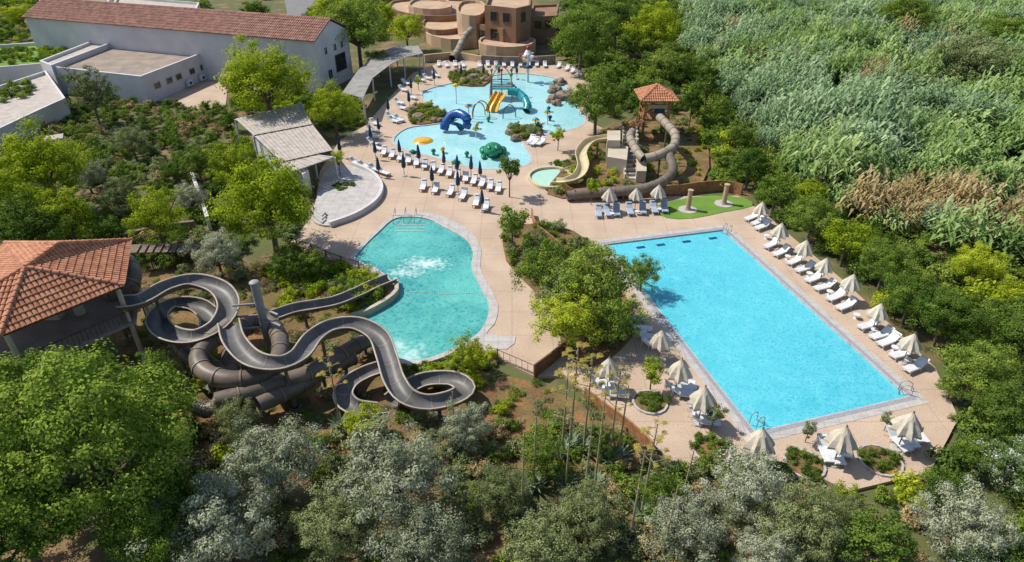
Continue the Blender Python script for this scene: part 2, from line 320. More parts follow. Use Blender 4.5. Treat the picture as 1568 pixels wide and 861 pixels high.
# ---------------------------------------------------------------- foliage
def foliage(name,seed,nc,lpc,leaf,lm,crown=(1,1,.8),cz=1.15,cr=.3,trunk=True,asp=.55,low=-.65,up=.35,bm='bark',hollow=2.4,limbs=14):
    rng=np.random.default_rng(seed)
    d=rng.normal(size=(nc*3,3)); d/=np.linalg.norm(d,axis=1)[:,None]; d=d[d[:,2]>low][:nc]; nc=len(d)
    rr=rng.random(nc)**(1/hollow)
    lump=1+.20*np.sin(d[:,0]*4.1+seed)*np.cos(d[:,1]*3.7+seed*2)+.13*np.sin(d[:,2]*7+seed*3)+.08*np.sin(d[:,1]*9+seed)
    c=d*(rr*lump*(1-cr*.6))[:,None]*np.array(crown); c[:,2]+=cz
    crs=cr*(.5+.8*rng.random(nc)); ct=rng.random(nc)
    n=nc*lpc; ci=np.repeat(np.arange(nc),lpc)
    ld=rng.normal(size=(n,3)); ld/=np.linalg.norm(ld,axis=1)[:,None]
    pos=c[ci]+ld*(crs[ci]*(.4+.7*rng.random(n)))[:,None]*np.array([1,1,.7])
    nor=ld*.9+d[ci]*.35+np.array([0,0,up])+rng.normal(size=(n,3))*.38; nor/=np.linalg.norm(nor,axis=1)[:,None]
    t=np.cross(nor,rng.normal(size=(n,3))); t/=np.linalg.norm(t,axis=1)[:,None]; b=np.cross(nor,t)
    sz=leaf*(.65+.7*rng.random(n))
    a=t*(sz*.5)[:,None]; bb=b*(sz*.5*asp)[:,None]
    V=np.stack([pos-a,pos-bb,pos+a,pos+bb],1).reshape(-1,3)
    # tint gets lighter towards the top of each clump
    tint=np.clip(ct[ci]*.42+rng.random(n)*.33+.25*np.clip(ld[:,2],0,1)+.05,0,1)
    mb=MB()
    if trunk:
        h=cz-crown[2]*.5
        mb.cyl((0,0,-.1),(0.03,0.02,h),.06,.045,7,1)
        idx=rng.choice(nc,size=min(nc,limbs),replace=False)
        for i in idx:
            e=c[i]; mid=Vector((e[0]*.45,e[1]*.45,h+(e[2]-h)*.35))
            mb.cyl((.03,.02,h*.85),mid,.035,.02,5,1,False); mb.cyl(mid,e,.02,.007,5,1,False)
    nv=len(mb.v); V=np.concatenate([np.array(mb.v).reshape(-1,3),V]); 
    ntf=len(mb.f)
    me=bpy.data.meshes.new(name)
    loops=[i for f in mb.f for i in f]; ls=[];s0=0
    for f in mb.f: ls.append(s0); s0+=len(f)
    allloops=np.concatenate([np.array(loops,dtype=np.int32),np.arange(nv,nv+4*n,dtype=np.int32)])
    starts=np.concatenate([np.array(ls,dtype=np.int32),s0+4*np.arange(n,dtype=np.int32)])
    me.vertices.add(len(V)); me.vertices.foreach_set('co',V.ravel().astype(np.float32))
    me.loops.add(len(allloops)); me.loops.foreach_set('vertex_index',allloops)
    me.polygons.add(len(starts)); me.polygons.foreach_set('loop_start',starts)
    mi=np.concatenate([np.ones(ntf,dtype=np.int32),np.zeros(n,dtype=np.int32)])
    me.materials.append(LF[lm]); me.materials.append(M[bm]); me.polygons.foreach_set('material_index',mi)
    at=me.attributes.new('tint','FLOAT','FACE'); at.data.foreach_set('value',np.concatenate([np.zeros(ntf),tint]).astype(np.float32))
    me.update(calc_edges=True); me.validate(); return me
def recol(me,name,lm):
    m=me.copy(); m.name=name; m.materials[0]=LF[lm]; return m
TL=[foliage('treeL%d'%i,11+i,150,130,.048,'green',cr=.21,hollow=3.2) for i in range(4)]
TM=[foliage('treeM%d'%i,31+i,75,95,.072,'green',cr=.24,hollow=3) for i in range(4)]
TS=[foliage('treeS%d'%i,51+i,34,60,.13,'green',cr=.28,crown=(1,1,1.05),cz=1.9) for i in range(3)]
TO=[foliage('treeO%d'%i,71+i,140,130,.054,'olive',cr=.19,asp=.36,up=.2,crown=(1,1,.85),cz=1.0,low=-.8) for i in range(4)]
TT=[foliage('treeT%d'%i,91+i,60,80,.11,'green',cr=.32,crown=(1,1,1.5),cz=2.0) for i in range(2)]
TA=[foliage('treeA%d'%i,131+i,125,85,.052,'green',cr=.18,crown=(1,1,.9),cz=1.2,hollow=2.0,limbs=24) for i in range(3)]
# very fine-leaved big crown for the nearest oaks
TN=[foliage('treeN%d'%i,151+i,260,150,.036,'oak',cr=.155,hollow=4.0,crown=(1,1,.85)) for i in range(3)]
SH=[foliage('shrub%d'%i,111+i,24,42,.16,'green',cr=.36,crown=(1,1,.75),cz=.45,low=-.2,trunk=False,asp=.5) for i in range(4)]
SPEC={}
for k in LF:
    SPEC[k]={'L':[recol(m,m.name+k,k) for m in TL],'M':[recol(m,m.name+k,k) for m in TM],'S':[recol(m,m.name+k,k) for m in TS],'O':[recol(m,m.name+k,k) for m in TO],'T':[recol(m,m.name+k,k) for m in TT],'B':[recol(m,m.name+k,k) for m in SH],'A':[recol(m,m.name+k,k) for m in TA]}
SPEC['oak']['N']=TN
ZC={'L':1.15,'M':1.15,'S':1.9,'O':1.0,'T':2.0,'A':1.2,'N':1.15}
PLACED=[]
def tree(name,form,col,u,v,r,zs=1.0,base=0.0):
    b=(v-430.5)/F; down=SP+b*CP; a=r/(F*down); k=ZC[form]*zs
    R=a*(H-base)/(1+a*k)
    p=G(u,v,k*R+base)
    if form in 'LONM' and R>2.2: PLACED.append((p.x,p.y,(R*.62)**2))
    o=bpy.data.objects.new(name,random.choice(SPEC[col][form])); o.location=(p.x,p.y,base-.15); o.scale=(R,R*random.uniform(.88,1.1),R*zs)
    o.rotation_euler=(0,0,random.uniform(0,6.28)); root.objects.link(o); return o
TR=[('plane_tree','L','lime',405,118,72,1),('plane_tree','L','lime',510,163,42,1),('plane_tree','L','lime',405,305,84,1),('plane_tree','A','lime',360,250,46,1),
('plane_tree','L','lime',60,250,72,1),('plane_tree','L','lime',-10,310,70,1),('poplar_tree','M','lime',100,330,48,1.1),('holm_oak','L','dark',30,350,62,1),('plane_tree','A','oliveg',135,140,46,1),
('ash_tree','A','lime',235,325,50,1.15),('olive_tree','O','olive',330,385,44,1),('olive_tree','O','oliveg',200,215,30,1),('shrub_tree','A','green',300,245,34,1),('olive_tree','O','olive',130,265,30,1),('shrub_tree','A','oliveg',180,300,35,1),
('olive_tree','O','olive',290,300,30,1),('shrub_tree','M','green',350,180,18,1),('shrub_tree','M','dark',165,350,30,1),('shrub_tree','M','dark',265,260,22,1),
('plane_tree','L','green',905,428,74,1),('plane_tree','A','green',835,405,60,1),('plane_tree','A','lime',870,490,58,1),('plane_tree','A','green',945,480,50,1),('plane_tree','A','green',985,412,34,1),('plane_tree','A','oliveg',860,445,52,1),
('young_tree','S','green',785,335,30,1),('young_tree','S','green',780,258,23,1.1),('young_tree','S','lime',855,205,13,1.1),('young_tree','S','lime',907,285,12,1.4),('young_tree','S','lime',517,242,14,1.2),('young_tree','S','lime',640,122,8,1.1),
('plane_tree','L','green',915,150,52,1),('holm_oak','L','green',890,50,52,1),('holm_oak','L','dark',945,30,45,1),('plane_tree','L','lime',1000,40,45,1),('cypress_tree','T','dark',1085,125,22,1.2),('cypress_tree','T','green',1105,165,16,1.1),('cypress_tree','T','dark',1060,160,18,1.1),('holm_oak','M','green',1020,95,32,1),
('plane_tree','L','green',545,38,60,1),('plane_tree','M','lime',622,42,30,1),('plane_tree','M','lime',510,12,32,1),('plane_tree','M','green',580,90,22,1),
('young_tree','S','lime',1000,567,22,1.0),('young_tree','S','oliveg',1095,632,20,1),('young_tree','S','oliveg',1240,655,15,1.1),('young_tree','S','oliveg',1362,640,12,1.2),
('holm_oak','N','oak',135,672,170,1),('holm_oak','N','oak',10,790,120,1),('holm_oak','N','oak',235,790,90,1),('holm_oak','N','oak',30,620,105,1),('holm_oak','N','oak',215,620,75,1),
('olive_tree','O','olive',600,720,100,1),('olive_tree','O','olive',420,705,88,1),('olive_tree','O','oliveg',360,640,42,1),('olive_tree','O','olive',330,800,100,1),('olive_tree','O','oliveg',520,790,75,1),('olive_tree','O','olive',710,650,48,1),
('olive_tree','O','oliveg',760,750,52,1),('olive_tree','O','olive',640,830,80,1),('shrub_tree','A','green',830,690,42,1),('olive_tree','O','oliveg',900,780,60,1),('shrub_tree','A','oliveg',820,830,60,1),('shrub_tree','A','green',920,670,30,1),
('olive_tree','O','olive',1150,740,72,1),('olive_tree','O','olive',1060,800,66,1),('olive_tree','O','oliveg',1230,800,75,1),('olive_tree','O','olive',1180,850,60,1),('shrub_tree','A','green',1010,750,42,1),
('shrub_tree','M','dark',1350,830,66,1),('olive_tree','O','olive',1480,800,76,1),('holm_oak','M','dark',1450,750,40,1),('oleander_shrub','O','wflow',1555,710,58,1),('oleander_shrub','O','wflow',1500,850,50,1),('olive_tree','O','oliveg',1290,785,42,1),('holm_oak','M','dark',1560,850,50,1),
('shrub_tree','A','lime',715,540,34,1),('shrub_tree','M','lime',560,640,32,1),('shrub_tree','M','green',480,400,26,1),('shrub_tree','M','dark',440,400,30,1),
('holm_oak','M','dark',1150,250,34,1),('holm_oak','M','green',1190,290,36,1),('holm_oak','L','green',1245,330,42,1),('holm_oak','M','lime',1300,365,40,1),('holm_oak','L','green',1360,400,46,1),('holm_oak','L','green',1400,450,46,1),('holm_oak','L','dark',1450,480,50,1),('holm_oak','L','green',1500,560,56,1),('holm_oak','L','dark',1555,500,55,1),('holm_oak','L','lime',1500,400,40,1),('holm_oak','L','dark',1545,620,50,1),('holm_oak','M','green',1505,690,36,1),('holm_oak','M','green',1460,590,24,1),('holm_oak','M','lime',1240,290,24,1),('holm_oak','M','lime',1560,450,34,1),
('holm_oak','M','dark',1135,200,26,1),('holm_oak','M','green',1050,100,26,1),
('willow_tree','L','green',1390,20,46,.8),('willow_tree','L','oliveg',1490,85,62,.75),('willow_tree','L','green',1545,50,45,.8),('willow_tree','L','oliveg',1310,50,30,.7),('willow_tree','L','oliveg',1420,130,34,.6),('willow_tree','M','green',1240,100,24,.6),
('plane_tree','M','lime',590,20,20,1),('shrub_tree','M','lime',30,20,24,.8),('shrub_tree','M','green',310,8,18,.8),('shrub_tree','M','green',390,14,26,.8)]
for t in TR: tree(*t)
def blade_clump(name,seed,nst,rad,h,lm,lw=.09,ll=1.1):
    rng=random.Random(seed); V=[];Fc=[];T=[]
    for s in range(nst):
        r=rad*math.sqrt(rng.random());t=rng.uniform(0,6.283); x,y=r*math.cos(t),r*math.sin(t)
        hh=h*rng.uniform(.5,1.0)*(1.1-.35*r/rad); lx,ly=rng.gauss(0,.12)+.12,rng.gauss(0,.12)-.08; tt=rng.random()
        nl=6
        for k in range(nl):
            f=.3+.7*(k+rng.random())/nl; z=hh*f; az=rng.gauss(-.4,1.4); L_=ll*rng.uniform(.6,1.1)*(1.15-.4*f)
            p=Vector((x+lx*z,y+ly*z,z)); d=Vector((math.cos(az),math.sin(az),0)); w=Vector((-d.y,d.x,0))*lw*rng.uniform(.7,1.3)
            p1=p+d*L_*.42+Vector((0,0,L_*.42)); p2=p+d*L_+Vector((0,0,L_*.02))
            o=len(V); V+=[p-w*.4,p+w*.4,p1+w,p1-w,p2]; Fc+=[(o,o+1,o+2,o+3),(o+3,o+2,o+4)]; q=min(1,tt*.35+rng.random()*.35+.35*(f-.3)); T+=[q,q]
    me=bpy.data.meshes.new(name); me.from_pydata(V,[],Fc); me.materials.append(LF[lm])
    at=me.attributes.new('tint','FLOAT','FACE'); at.data.foreach_set('value',T); me.update(); return me
RD=[blade_clump('reed%d'%i,i,50,2.0,4.4,'reed',.11,1.3) for i in range(3)]+[blade_clump('reedb%d'%i,9+i,50,2.0,4.6,'reed2',.11,1.3) for i in range(3)]
RDRY=[blade_clump('reeddry%d'%i,20+i,55,1.9,4.2,'dry',.08,1.2) for i in range(2)]
GR=[blade_clump('grass%d'%i,40+i,36,.8,.5,c,.03,.5) for i,c in enumerate(('oliveg','dry','green'))]
REEDSET=set(RD+RDRY)
def scatter(name,px,spacing,pick,smin,smax,excl=(),zoff=-.25,world=None,zs=(.8,1.2),keep=1.0,trees=True,namp=.35,nfr=.12):
    poly=world or GL(px); xs=[p[0] for p in poly]; ys=[p[1] for p in poly]
    col=bpy.data.collections.new(name+'_instances'); cnt=0
    y=min(ys)
    while y<max(ys):
        x=min(xs)
        while x<max(xs):
            X=x+random.uniform(-.5,.5)*spacing; Y=y+random.uniform(-.5,.5)*spacing
            if inpoly(X,Y,poly) and not any(inpoly(X,Y,e) for e in excl) and random.random()<keep and not (trees and any((X-a)**2+(Y-b)**2<r2 for a,b,r2 in PLACED)):
                me=pick(X,Y)
                if me is not None:
                    o=bpy.data.objects.new(name+'_part',me); s=random.uniform(smin,smax)*(1+namp*noise.noise(Vector((X*nfr,Y*nfr,3))))
                    o.location=(X,Y,zoff); o.scale=(s,s,s*random.uniform(*zs)); o.rotation_euler=(random.uniform(-.1,.1),random.uniform(-.1,.1),random.uniform(0,6.28) if me not in REEDSET else random.uniform(-.7,.7))
                    col.objects.link(o); cnt+=1
            x+=spacing
        y+=spacing
    e=empty(name); e.instance_type='COLLECTION'; e.instance_collection=col
    return cnt
def pickw(*opts):
    tot=sum(w for _,w in opts)
    def f(X,Y):
        r=(random.random()*.6+.4*(noise.noise(Vector((X*.07,Y*.07,1)))*.9+.5)); r=min(.999,max(0,r))*tot
        for l,w in opts:
            if r<w: return random.choice(l) if l else None
            r-=w
        return random.choice(opts[-1][0]) if opts[-1][0] else None
    return f
B=lambda c:SPEC[c]['B']
bdeck=deckpoly
bO=Vector((-31.5,108.5,0)); e1=Vector((-.947,.32,0)); e2=Vector((.32,.947,0))
mainfoot=[bO,bO+e1*62,bO+e1*62+e2*10,bO+e2*10]
annexpx=[(215,117),(331,73),(185,60),(78,102)]
annexfoot=GL(annexpx,4.2)
kidsclub=GL([(600,96),(850,96),(860,-20),(600,-20)])
yardw=GL(yard)
PLW=[[G(u,v)+Vector((1.3*math.cos(t),1.3*math.sin(t),0)) for t in range(6)] for u,v,r in PLANTERS]
EX=[bdeck,mainfoot,annexfoot,kidsclub,yardw,GL([(360,205),(470,190),(512,262),(440,290)])]
P1=G(1430,335); P2=G(1560,385)
def reedpick(X,Y):
    q=noise.noise(Vector((X*.035,Y*.035,8))); q2=noise.noise(Vector((X*.09,Y*.05,3)))
    d1=math.hypot(X-P1.x,(Y-P1.y)*1.2); d2=math.hypot(X-P2.x,Y-P2.y)
    if d1<7+5*q or d2<6+5*q: return random.choice(RDRY if random.random()<.8 else RD)
    if q2>.36: return random.choice(B('green') if random.random()<.6 else B('dark'))
    if q2<-.42 and random.random()<.5: return random.choice(B('lime'))
    if random.random()<.05: return random.choice(RDRY)
    return random.choice(RD[:3] if q+random.uniform(-.25,.25)<0 else RD[3:])
n1=scatter('reed_bed',[(1030,-30),(1380,-30),(1400,14),(1568,24),(1760,28),(1760,450),(1568,430),(1440,385),(1320,340),(1230,300),(1160,230),(1110,150),(1060,90)],2.55,reedpick,.65,1.35,namp=.55,nfr=.22,zs=(.7,1.3))
n2=scatter('woodland_shrubs',[(1110,160),(1160,230),(1230,290),(1320,330),(1440,375),(1568,420),(1760,440),(1760,920),(1560,920),(1430,740),(1478,640),(1440,562),(1310,437),(1180,325),(1140,296),(1100,290),(1085,230),(1062,170),(1040,100),(1060,90)],1.75,pickw((B('dark'),3),(B('green'),3.5),(B('lime'),1.2),(B('oliveg'),1)),.9,1.9,[bdeck])
n3=scatter('foreground_shrubs',[(180,920),(1600,920),(1500,740),(1425,730),(1300,757),(1215,718),(1140,702),(1040,722),(960,652),(880,640),(760,650),(600,665),(300,650),(150,640),(150,920)],1.15,pickw((B('olive'),1.5),(B('oliveg'),3),(B('green'),2),(B('dry'),1.1),(B('pink'),.35),(B('lime'),.6),(GR,.8)),.4,1.15,[bdeck],keep=.9)
slidegarden=[(190,430),(300,410),(470,395),(530,410),(590,450),(545,485),(575,530),(612,565),(730,545),(815,580),(905,612),(980,665),(880,650),(760,660),(600,680),(300,660),(190,600)]
n4=scatter('slide_garden_plants',slidegarden,1.05,pickw((B('green'),1.5),(B('oliveg'),1.3),(GR,2.2),([],2.6),(B('lime'),1)),.3,.8,[bdeck],-.2,trees=False)
n5=scatter('hillside_shrubs',[(-200,215),(60,175),(170,155),(240,150),(340,165),(365,195),(400,235),(440,270),(455,360),(500,392),(400,405),(190,420),(60,400),(-200,480)],1.5,pickw((B('oliveg'),3),(B('green'),2),(B('dark'),1.6),(B('dry'),1.2),(GR,.6),(B('lime'),.8)),.5,1.3,EX)
n6=scatter('garden_shrubs',centralbed,1.1,pickw((B('green'),2),(B('oliveg'),1.5),([],1.6),(B('lime'),1)),.4,.9,[],.05,trees=False)
n7=scatter('slide_mound_shrubs',slidebed,1.15,pickw((B('green'),1.6),(B('oliveg'),1),(B('lime'),.6),(GR,1),([],2.8)),.35,.8,[],.05,trees=False)
for b_ in(kb1,kb2,kb3): scatter('bed_plants',b_,.9,pickw((B('green'),2),(B('oliveg'),1),(B('lime'),1)),.35,.75,[],.1,trees=False)
for w_ in PLW: scatter('planter_shrubs',None,.6,pickw((B('dark'),1),(B('green'),1)),.3,.5,[],.05,world=w_,trees=False)
n8=scatter('distant_trees',[(860,92),(905,108),(930,190),(1050,175),(1062,100),(1050,-50),(860,-50)],2.8,pickw((B('dark'),2),(B('green'),3)),1.4,2.8,[kidsclub])
n9=scatter('garden_hedge_mass',[(440,60),(600,60),(600,-40),(-300,-60),(-300,140),(-60,160),(40,60),(38,20),(90,-10),(400,-10)],2.8,pickw((B('green'),3),(B('lime'),1),(B('oliveg'),1)),1.0,1.8,EX+[GL([(420,-40),(510,-40),(485,15),(460,36),(390,42)])])
n10=scatter('verge_shrubs',[(350,150),(500,140),(560,150),(560,190),(520,210),(480,195),(360,170)],1.6,pickw((B('green'),2),(B('lime'),1)),.7,1.4,EX,trees=False)
n11=scatter('bed_plants',[(445,375),(520,405),(588,436),(586,455),(545,480),(500,470),(430,470),(400,420)],.95,pickw((B('green'),2),(B('lime'),1),(GR,1)),.5,1.0,[],-.2,trees=False)
n12=scatter('bed_plants',[(612,562),(690,546),(735,540),(780,560),(720,590),(640,590)],.85,pickw((B('green'),2),(B('lime'),1.6),(B('dry'),.4)),.4,.9,[bdeck],-.2,trees=False)
print('inst',n1,n2,n3,n4,n5,n6,n7,n8,n9)
def stalk(u,v,h,r=1.0,bare=False):
    p=G(u,v,h); mb=MB()
    e=empty('agave_flower_stalk',(p.x,p.y,0))
    mb.cyl((0,0,-.2),(.1,0,h),.08,.03,6,0); hs=[]
    if not bare:
        for k in range(14):
            f=.58+.42*k/13; az=k*2.4; L=r*(1.25-f)*1.6+.1; z=h*f
            q=Vector((math.cos(az)*L,math.sin(az)*L,z+L*.45)); mb.cyl((0,0,z),q,.025,.015,4,0,False); hs.append(q)
    else:
        for k in range(8):
            z=h*(.5+.06*k); az=k*2.4; mb.cyl((0,0,z),(math.cos(az)*.3,math.sin(az)*.3,z+.15),.02,.01,4,0,False)
    mb.obj('stem',[M['stem']],e)
    hm=SPEC['umbel']['B'][0]
    for q in hs:
        o=bpy.data.objects.new('flower_head',hm); o.location=q-Vector((0,0,.05)); s=.27*r*random.uniform(.8,1.2); o.scale=(s,s,s*.55); root.objects.link(o); o.parent=e
    mb=MB()
    for k in range(22):
        az=k*2.4; el_=.35+.9*(k%5)/5; L=1.1; d=Vector((math.cos(az)*math.cos(el_),math.sin(az)*math.cos(el_),math.sin(el_))); s=Vector((-math.sin(az),math.cos(az),0))*.11
        a=Vector((0,0,0)); m_=d*L*.5; t=d*L
        mb.add([a-s*.6,a+s*.6,m_+s,m_-s,t],[(0,1,2,3),(3,2,4)],0)
    mb.obj('rosette',[M['agave']],e)
for (u,v,h,r) in ((883,532,8,1),(905,548,7.5,.9),(868,562,7,.8),(948,565,7.5,.8),(1004,650,7,.8),(500,545,6,.7)): stalk(u,v,h,r)
for (u,v,h) in ((820,610,7),(960,590,6),(1035,745,6),(905,640,7),(925,600,7.5),(800,660,7),(985,690,7),(1060,690,4),(690,600,5),(875,610,7)): stalk(u,v,h,.5,True)
# ---------------------------------------------------------------- roofs
def tiles(mb,poly,mi=0,w=.30,ln=.46,under=1):
    poly=[Vector(p) for p in poly]
    n=(poly[1]-poly[0]).cross(poly[2]-poly[0]).normalized()
    if n.z<0: n=-n; 
    U=Vector((0,0,1)).cross(n).normalized(); V=n.cross(U); O=poly[0]
    mb.add(poly,[tuple(range(len(poly)))],under)
    q=[((p-O).dot(U),(p-O).dot(V)) for p in poly]
    u=min(a for a,_ in q)+w/2; umax=max(a for a,_ in q)
    while u<umax:
        vs=[]
        for i in range(len(q)):
            (a0,b0),(a1,b1)=q[i-1],q[i]
            if (a0-u)*(a1-u)<0: vs.append(b0+(b1-b0)*(u-a0)/(a1-a0))
        if len(vs)>=2:
            v0,v1=min(vs),max(vs); v=v0
            while v<v1-.05:
                e=min(v+ln,v1); pts=[]
                for vv,r,lift in((v,w*.5,.05),(e+.03,w*.38,.015)):
                    for k in range(5):
                        t=math.pi*k/4
                        pts.append(O+U*(u-r*math.cos(t))+V*vv+n*(lift+r*.75*math.sin(t)))
                mb.add(pts,[(k,k+1,k+6,k+5) for k in range(4)]+[(0,1,2,3,4)],mi)
                v+=ln
        u+=w
def ridge(mb,a,b,mi=0,r=.17):
    a=Vector(a);b=Vector(b);L=(b-a).length;n=max(1,int(L/.45))
    for i in range(n):
        mb.cyl(a.lerp(b,i/n)+Vector((0,0,.08)),a.lerp(b,(i+1)/n)+Vector((0,0,.05)),r,r*.8,8,mi)
def window(mb,c,ux,w,h,nrm,mi_f=2,mi_g=3):
    ux=Vector(ux);nrm=Vector(nrm);Z=Vector((0,0,1))
    def bx(cc,sw,sh,d,mi):
        vs=[]
        for dn in(-.02,d):
            for a,b in((-1,-1),(1,-1),(1,1),(-1,1)): vs.append(cc+ux*(a*sw/2)+Z*(b*sh/2)+nrm*dn)
        mb.add(vs,[(0,1,2,3),(4,5,6,7),(0,1,5,4),(1,2,6,5),(2,3,7,6),(3,0,4,7)],mi)
    bx(c,w,h,.02,mi_g)
    for s in(-1,1):
        bx(c+ux*s*(w/2+.06),.12,h+.24,.09,mi_f); bx(c+Z*s*(h/2+.06),w,.12,.09,mi_f)
    bx(c,.06,h,.05,mi_f)
e=empty('long_tiled_building'); mb=MB(); hz=7.9; rz=10.2
mb.prism([(p.x,p.y) for p in mainfoot],-.3,hz,0)
for k in(0,62):
    a=bO+e1*k;b=a+e2*10;c=a+e2*5
    mb.add([(a.x,a.y,hz),(b.x,b.y,hz),(c.x,c.y,rz)],[(0,1,2)],0)
for (d,z,w,h) in ((3.0,2.0,1.2,1.6),(2.6,5.9,.8,1.1),(5.4,5.9,.8,1.1),(7.6,5.9,.8,1.1),(6.6,3.2,3.0,2.6)):
    c=bO+e2*d; c.z=z; window(mb,c,e2,w,h,-e1,4 if w>2 else 2)
for k in (5,9,30,42): 
    c=bO+e1*k; c.z=3.2; window(mb,c,e1,.8,.8,-e2)
mb.obj('walls',[M['white'],M['white'],M['pwhite'],M['glass'],M['wood']],e)
mb=MB(); A=bO-e2*.45+e1*-.3;A.z=hz+.05;Bp=bO-e2*.45+e1*62.3;Bp.z=hz+.05;C=bO+e2*5+e1*62.3;C.z=rz+.22;D=bO+e2*5-e1*.3;D.z=rz+.22
tiles(mb,[A,Bp,C,D],0,.42,.7)
A2=bO+e2*10.45-e1*.3;A2.z=hz+.05;B2=bO+e2*10.45+e1*62.3;B2.z=hz+.05
tiles(mb,[A2,D,C,B2],0,.42,.7); ridge(mb,D,C,0)
mb.obj('roof',[M['tile2'],M['tileunder']],e)
def flatbuilding(name,px,h,wall='white',top='gravel',par=.5,zb=-.3,world=None,parent=None,th=.35):
    poly=world or GL(px,h); e=parent or empty(name)
    slab('walls',poly,[offset(poly,-th)],zb,h,M[wall],e)
    slab('roof',offset(poly,-th+.01),[],h-par-.2,h-par,M[top],e)
    return e,poly
e,po=flatbuilding('flat_roof_building',annexpx,4.2)
mb=MB()
a,b=po[0],po[1]; ux=(b-a).normalized(); nr=Vector((ux.y,-ux.x,0))
for t in(.15,.3,.42,.6,.75,.9):
    c=a.lerp(b,t); c.z=2.0; window(mb,c+nr*.0,ux,1.1,.7,nr)
mb.obj('windows',[M['white'],M['white'],M['steel'],M['glass']],e)
mb=MB()
for t in(.5,.68):
    c=a.lerp(b,t)+nr*.5; mb.box((c.x,c.y,.6),1.0,.5,.9,0,math.atan2(ux.y,ux.x)); mb.cyl((c.x+nr.x*.26,c.y+nr.y*.26,.6),(c.x+nr.x*.3,c.y+nr.y*.3,.6),.3,n=10,mi=1)
mb.obj('air_conditioners',[M['pwhite'],M['glass']],e)
flatbuilding('white_link_building',[(78,100),(190,58),(165,53),(60,93)],4.6,top='canopy')
flatbuilding('low_white_building',[(-60,108),(75,96),(150,70),(100,62),(-60,72)],3.0,top='lawn')
flatbuilding('courtyard_building',[(-40,215),(60,168),(100,150),(70,108),(-60,150)],3.2,top='canopy')
flatbuilding('distant_white_building',[(170,10),(300,16),(305,4),(180,-6)],4.5,top='canopy')
flatbuilding('distant_white_building',[(60,4),(160,12),(170,-4),(60,-12)],4.5,top='gravel')
scatter('roof_garden',None,1.6,pickw((B('green'),2),(B('lime'),1)),.6,1.0,[],2.4,world=GL([(-40,98),(80,90),(135,72),(100,66),(-40,77)],3))
scatter('courtyard_plants',None,1.6,pickw((B('green'),2),(B('lime'),1)),.7,1.1,[],2.5,world=GL([(-20,160),(30,150),(55,140),(40,125),(-20,145)],3))
mb=MB(); p=G(91,235); mb.box((p.x,p.y,.9),1.8,1.6,2.3,0,.5); mb.box((p.x,p.y,2.12),2.2,2.0,.15,1,.5); mb.box((p.x+.5,p.y-.8,.7),.7,.06,1.6,2,.5)
mb.obj('utility_hut',[M['white'],M['canopy'],M['woodgrey']])
def pergola(name,panels,matn,zb=0,slatw=.35,post=True):
    e=empty(name); mb=MB()
    for (q,z) in panels:
        q=[G(u,v,z) for u,v in q]
        L=max((q[1]-q[0]).length,(q[2]-q[3]).length); n=max(2,int(L/slatw))
        for i in range(n):
            t0,t1=(i+.05)/n,(i+.95)/n
            a=q[0].lerp(q[1],t0);b=q[0].lerp(q[1],t1);c=q[3].lerp(q[2],t1);d=q[3].lerp(q[2],t0)
            mb.prism([a,b,c,d],z-.04,z+.02*(i%2),0)
        for f in(.06,.5,.94):
            a=q[0].lerp(q[3],f);b=q[1].lerp(q[2],f); 
            mb.cyl((a.x,a.y,z-.12),(b.x,b.y,z-.12),.07,n=4,mi=1)
        if post:
            for p in q: mb.cyl((p.x,p.y,zb-.3),(p.x,p.y,z-.1),.13,n=8,mi=1)
    mb.obj('slats',[M[matn],M['white']],e); return e
pergola('white_slatted_pergola',[([(360,182),(462,158),(478,190),(388,207)],3.3),([(388,207),(478,190),(510,230),(430,248)],3.15),([(415,245),(480,236),(512,240),(440,266)],3.0)],'canopy',slatw=.5)
mb=MB()
mb.prism(GL([(392,235),(470,300),(478,292),(400,228)]),-.3,2.6,0); mb.obj('bar_wall',[M['white']])
pergola('curved_grey_pergola',[([(524,142),(548,108),(570,120),(556,150)],3.3),([(548,108),(576,82),(596,100),(570,120)],3.35),([(576,82),(606,71),(618,88),(596,100)],3.4),([(606,71),(640,70),(648,82),(618,88)],3.45)],'greyc',slatw=.5)
ter=smooth_closed(GL([(478,338),(505,348),(545,333),(575,312),(584,290),(570,270),(540,256),(508,258),(492,275),(486,305)]),4)
e=empty('round_terrace'); slab('platform',ter,[],-.1,.22,M['coping'],e)
rim=smooth_open(GL([(505,348),(545,333),(576,312),(585,290),(570,269),(540,255)]),.5)
mb=MB()
for i in range(len(rim)-1):
    a,b=rim[i],rim[i+1]; d=(b-a).normalized(); s=Vector((-d.y,d.x,0))*.18
    mb.prism([a-s,b-s,b+s,a+s],0,.62,0)
mb.obj('rim_wall',[M['white']],e)
mb=MB()
for k in range(3):
    q=GL([(484,320+k*4),(500,332+k*4),(494,338+k*4),(478,326+k*4)]); mb.prism(q,0,.35-.1*k+.22,0)
mb.obj('steps',[M['coping']],e)
e=empty('adobe_style_building')
def vol(px,h,m,top='tan',par=.7,sub=0,wins=()):
    P=GL(px,h); Q=smooth_closed(P,3) if sub else P
    flatbuilding('',None,h,m,top,par,world=Q,parent=e,th=.4)
    mb=MB()
    for (ei,t,z,w,hh) in wins:
        a,b=P[ei],P[(ei+1)%len(P)]; c=a.lerp(b,t); c.z=z; ux=(b-a).normalized(); nr=Vector((ux.y,-ux.x,0))
        if nr.y>0: nr=-nr
        window(mb,c+nr*.02,ux,w,hh,nr,0,1)
    if mb.v: mb.obj('windows',[M['wood'],M['glass']],e)
vol([(600,14),(650,24),(705,22),(735,12),(735,2),(690,-2),(640,-2),(600,2)],3.4,'brown','tan',.5,1)
vol([(625,8),(660,14),(690,10),(685,0),(640,-3)],4.6,'tan','tan',.5,1)
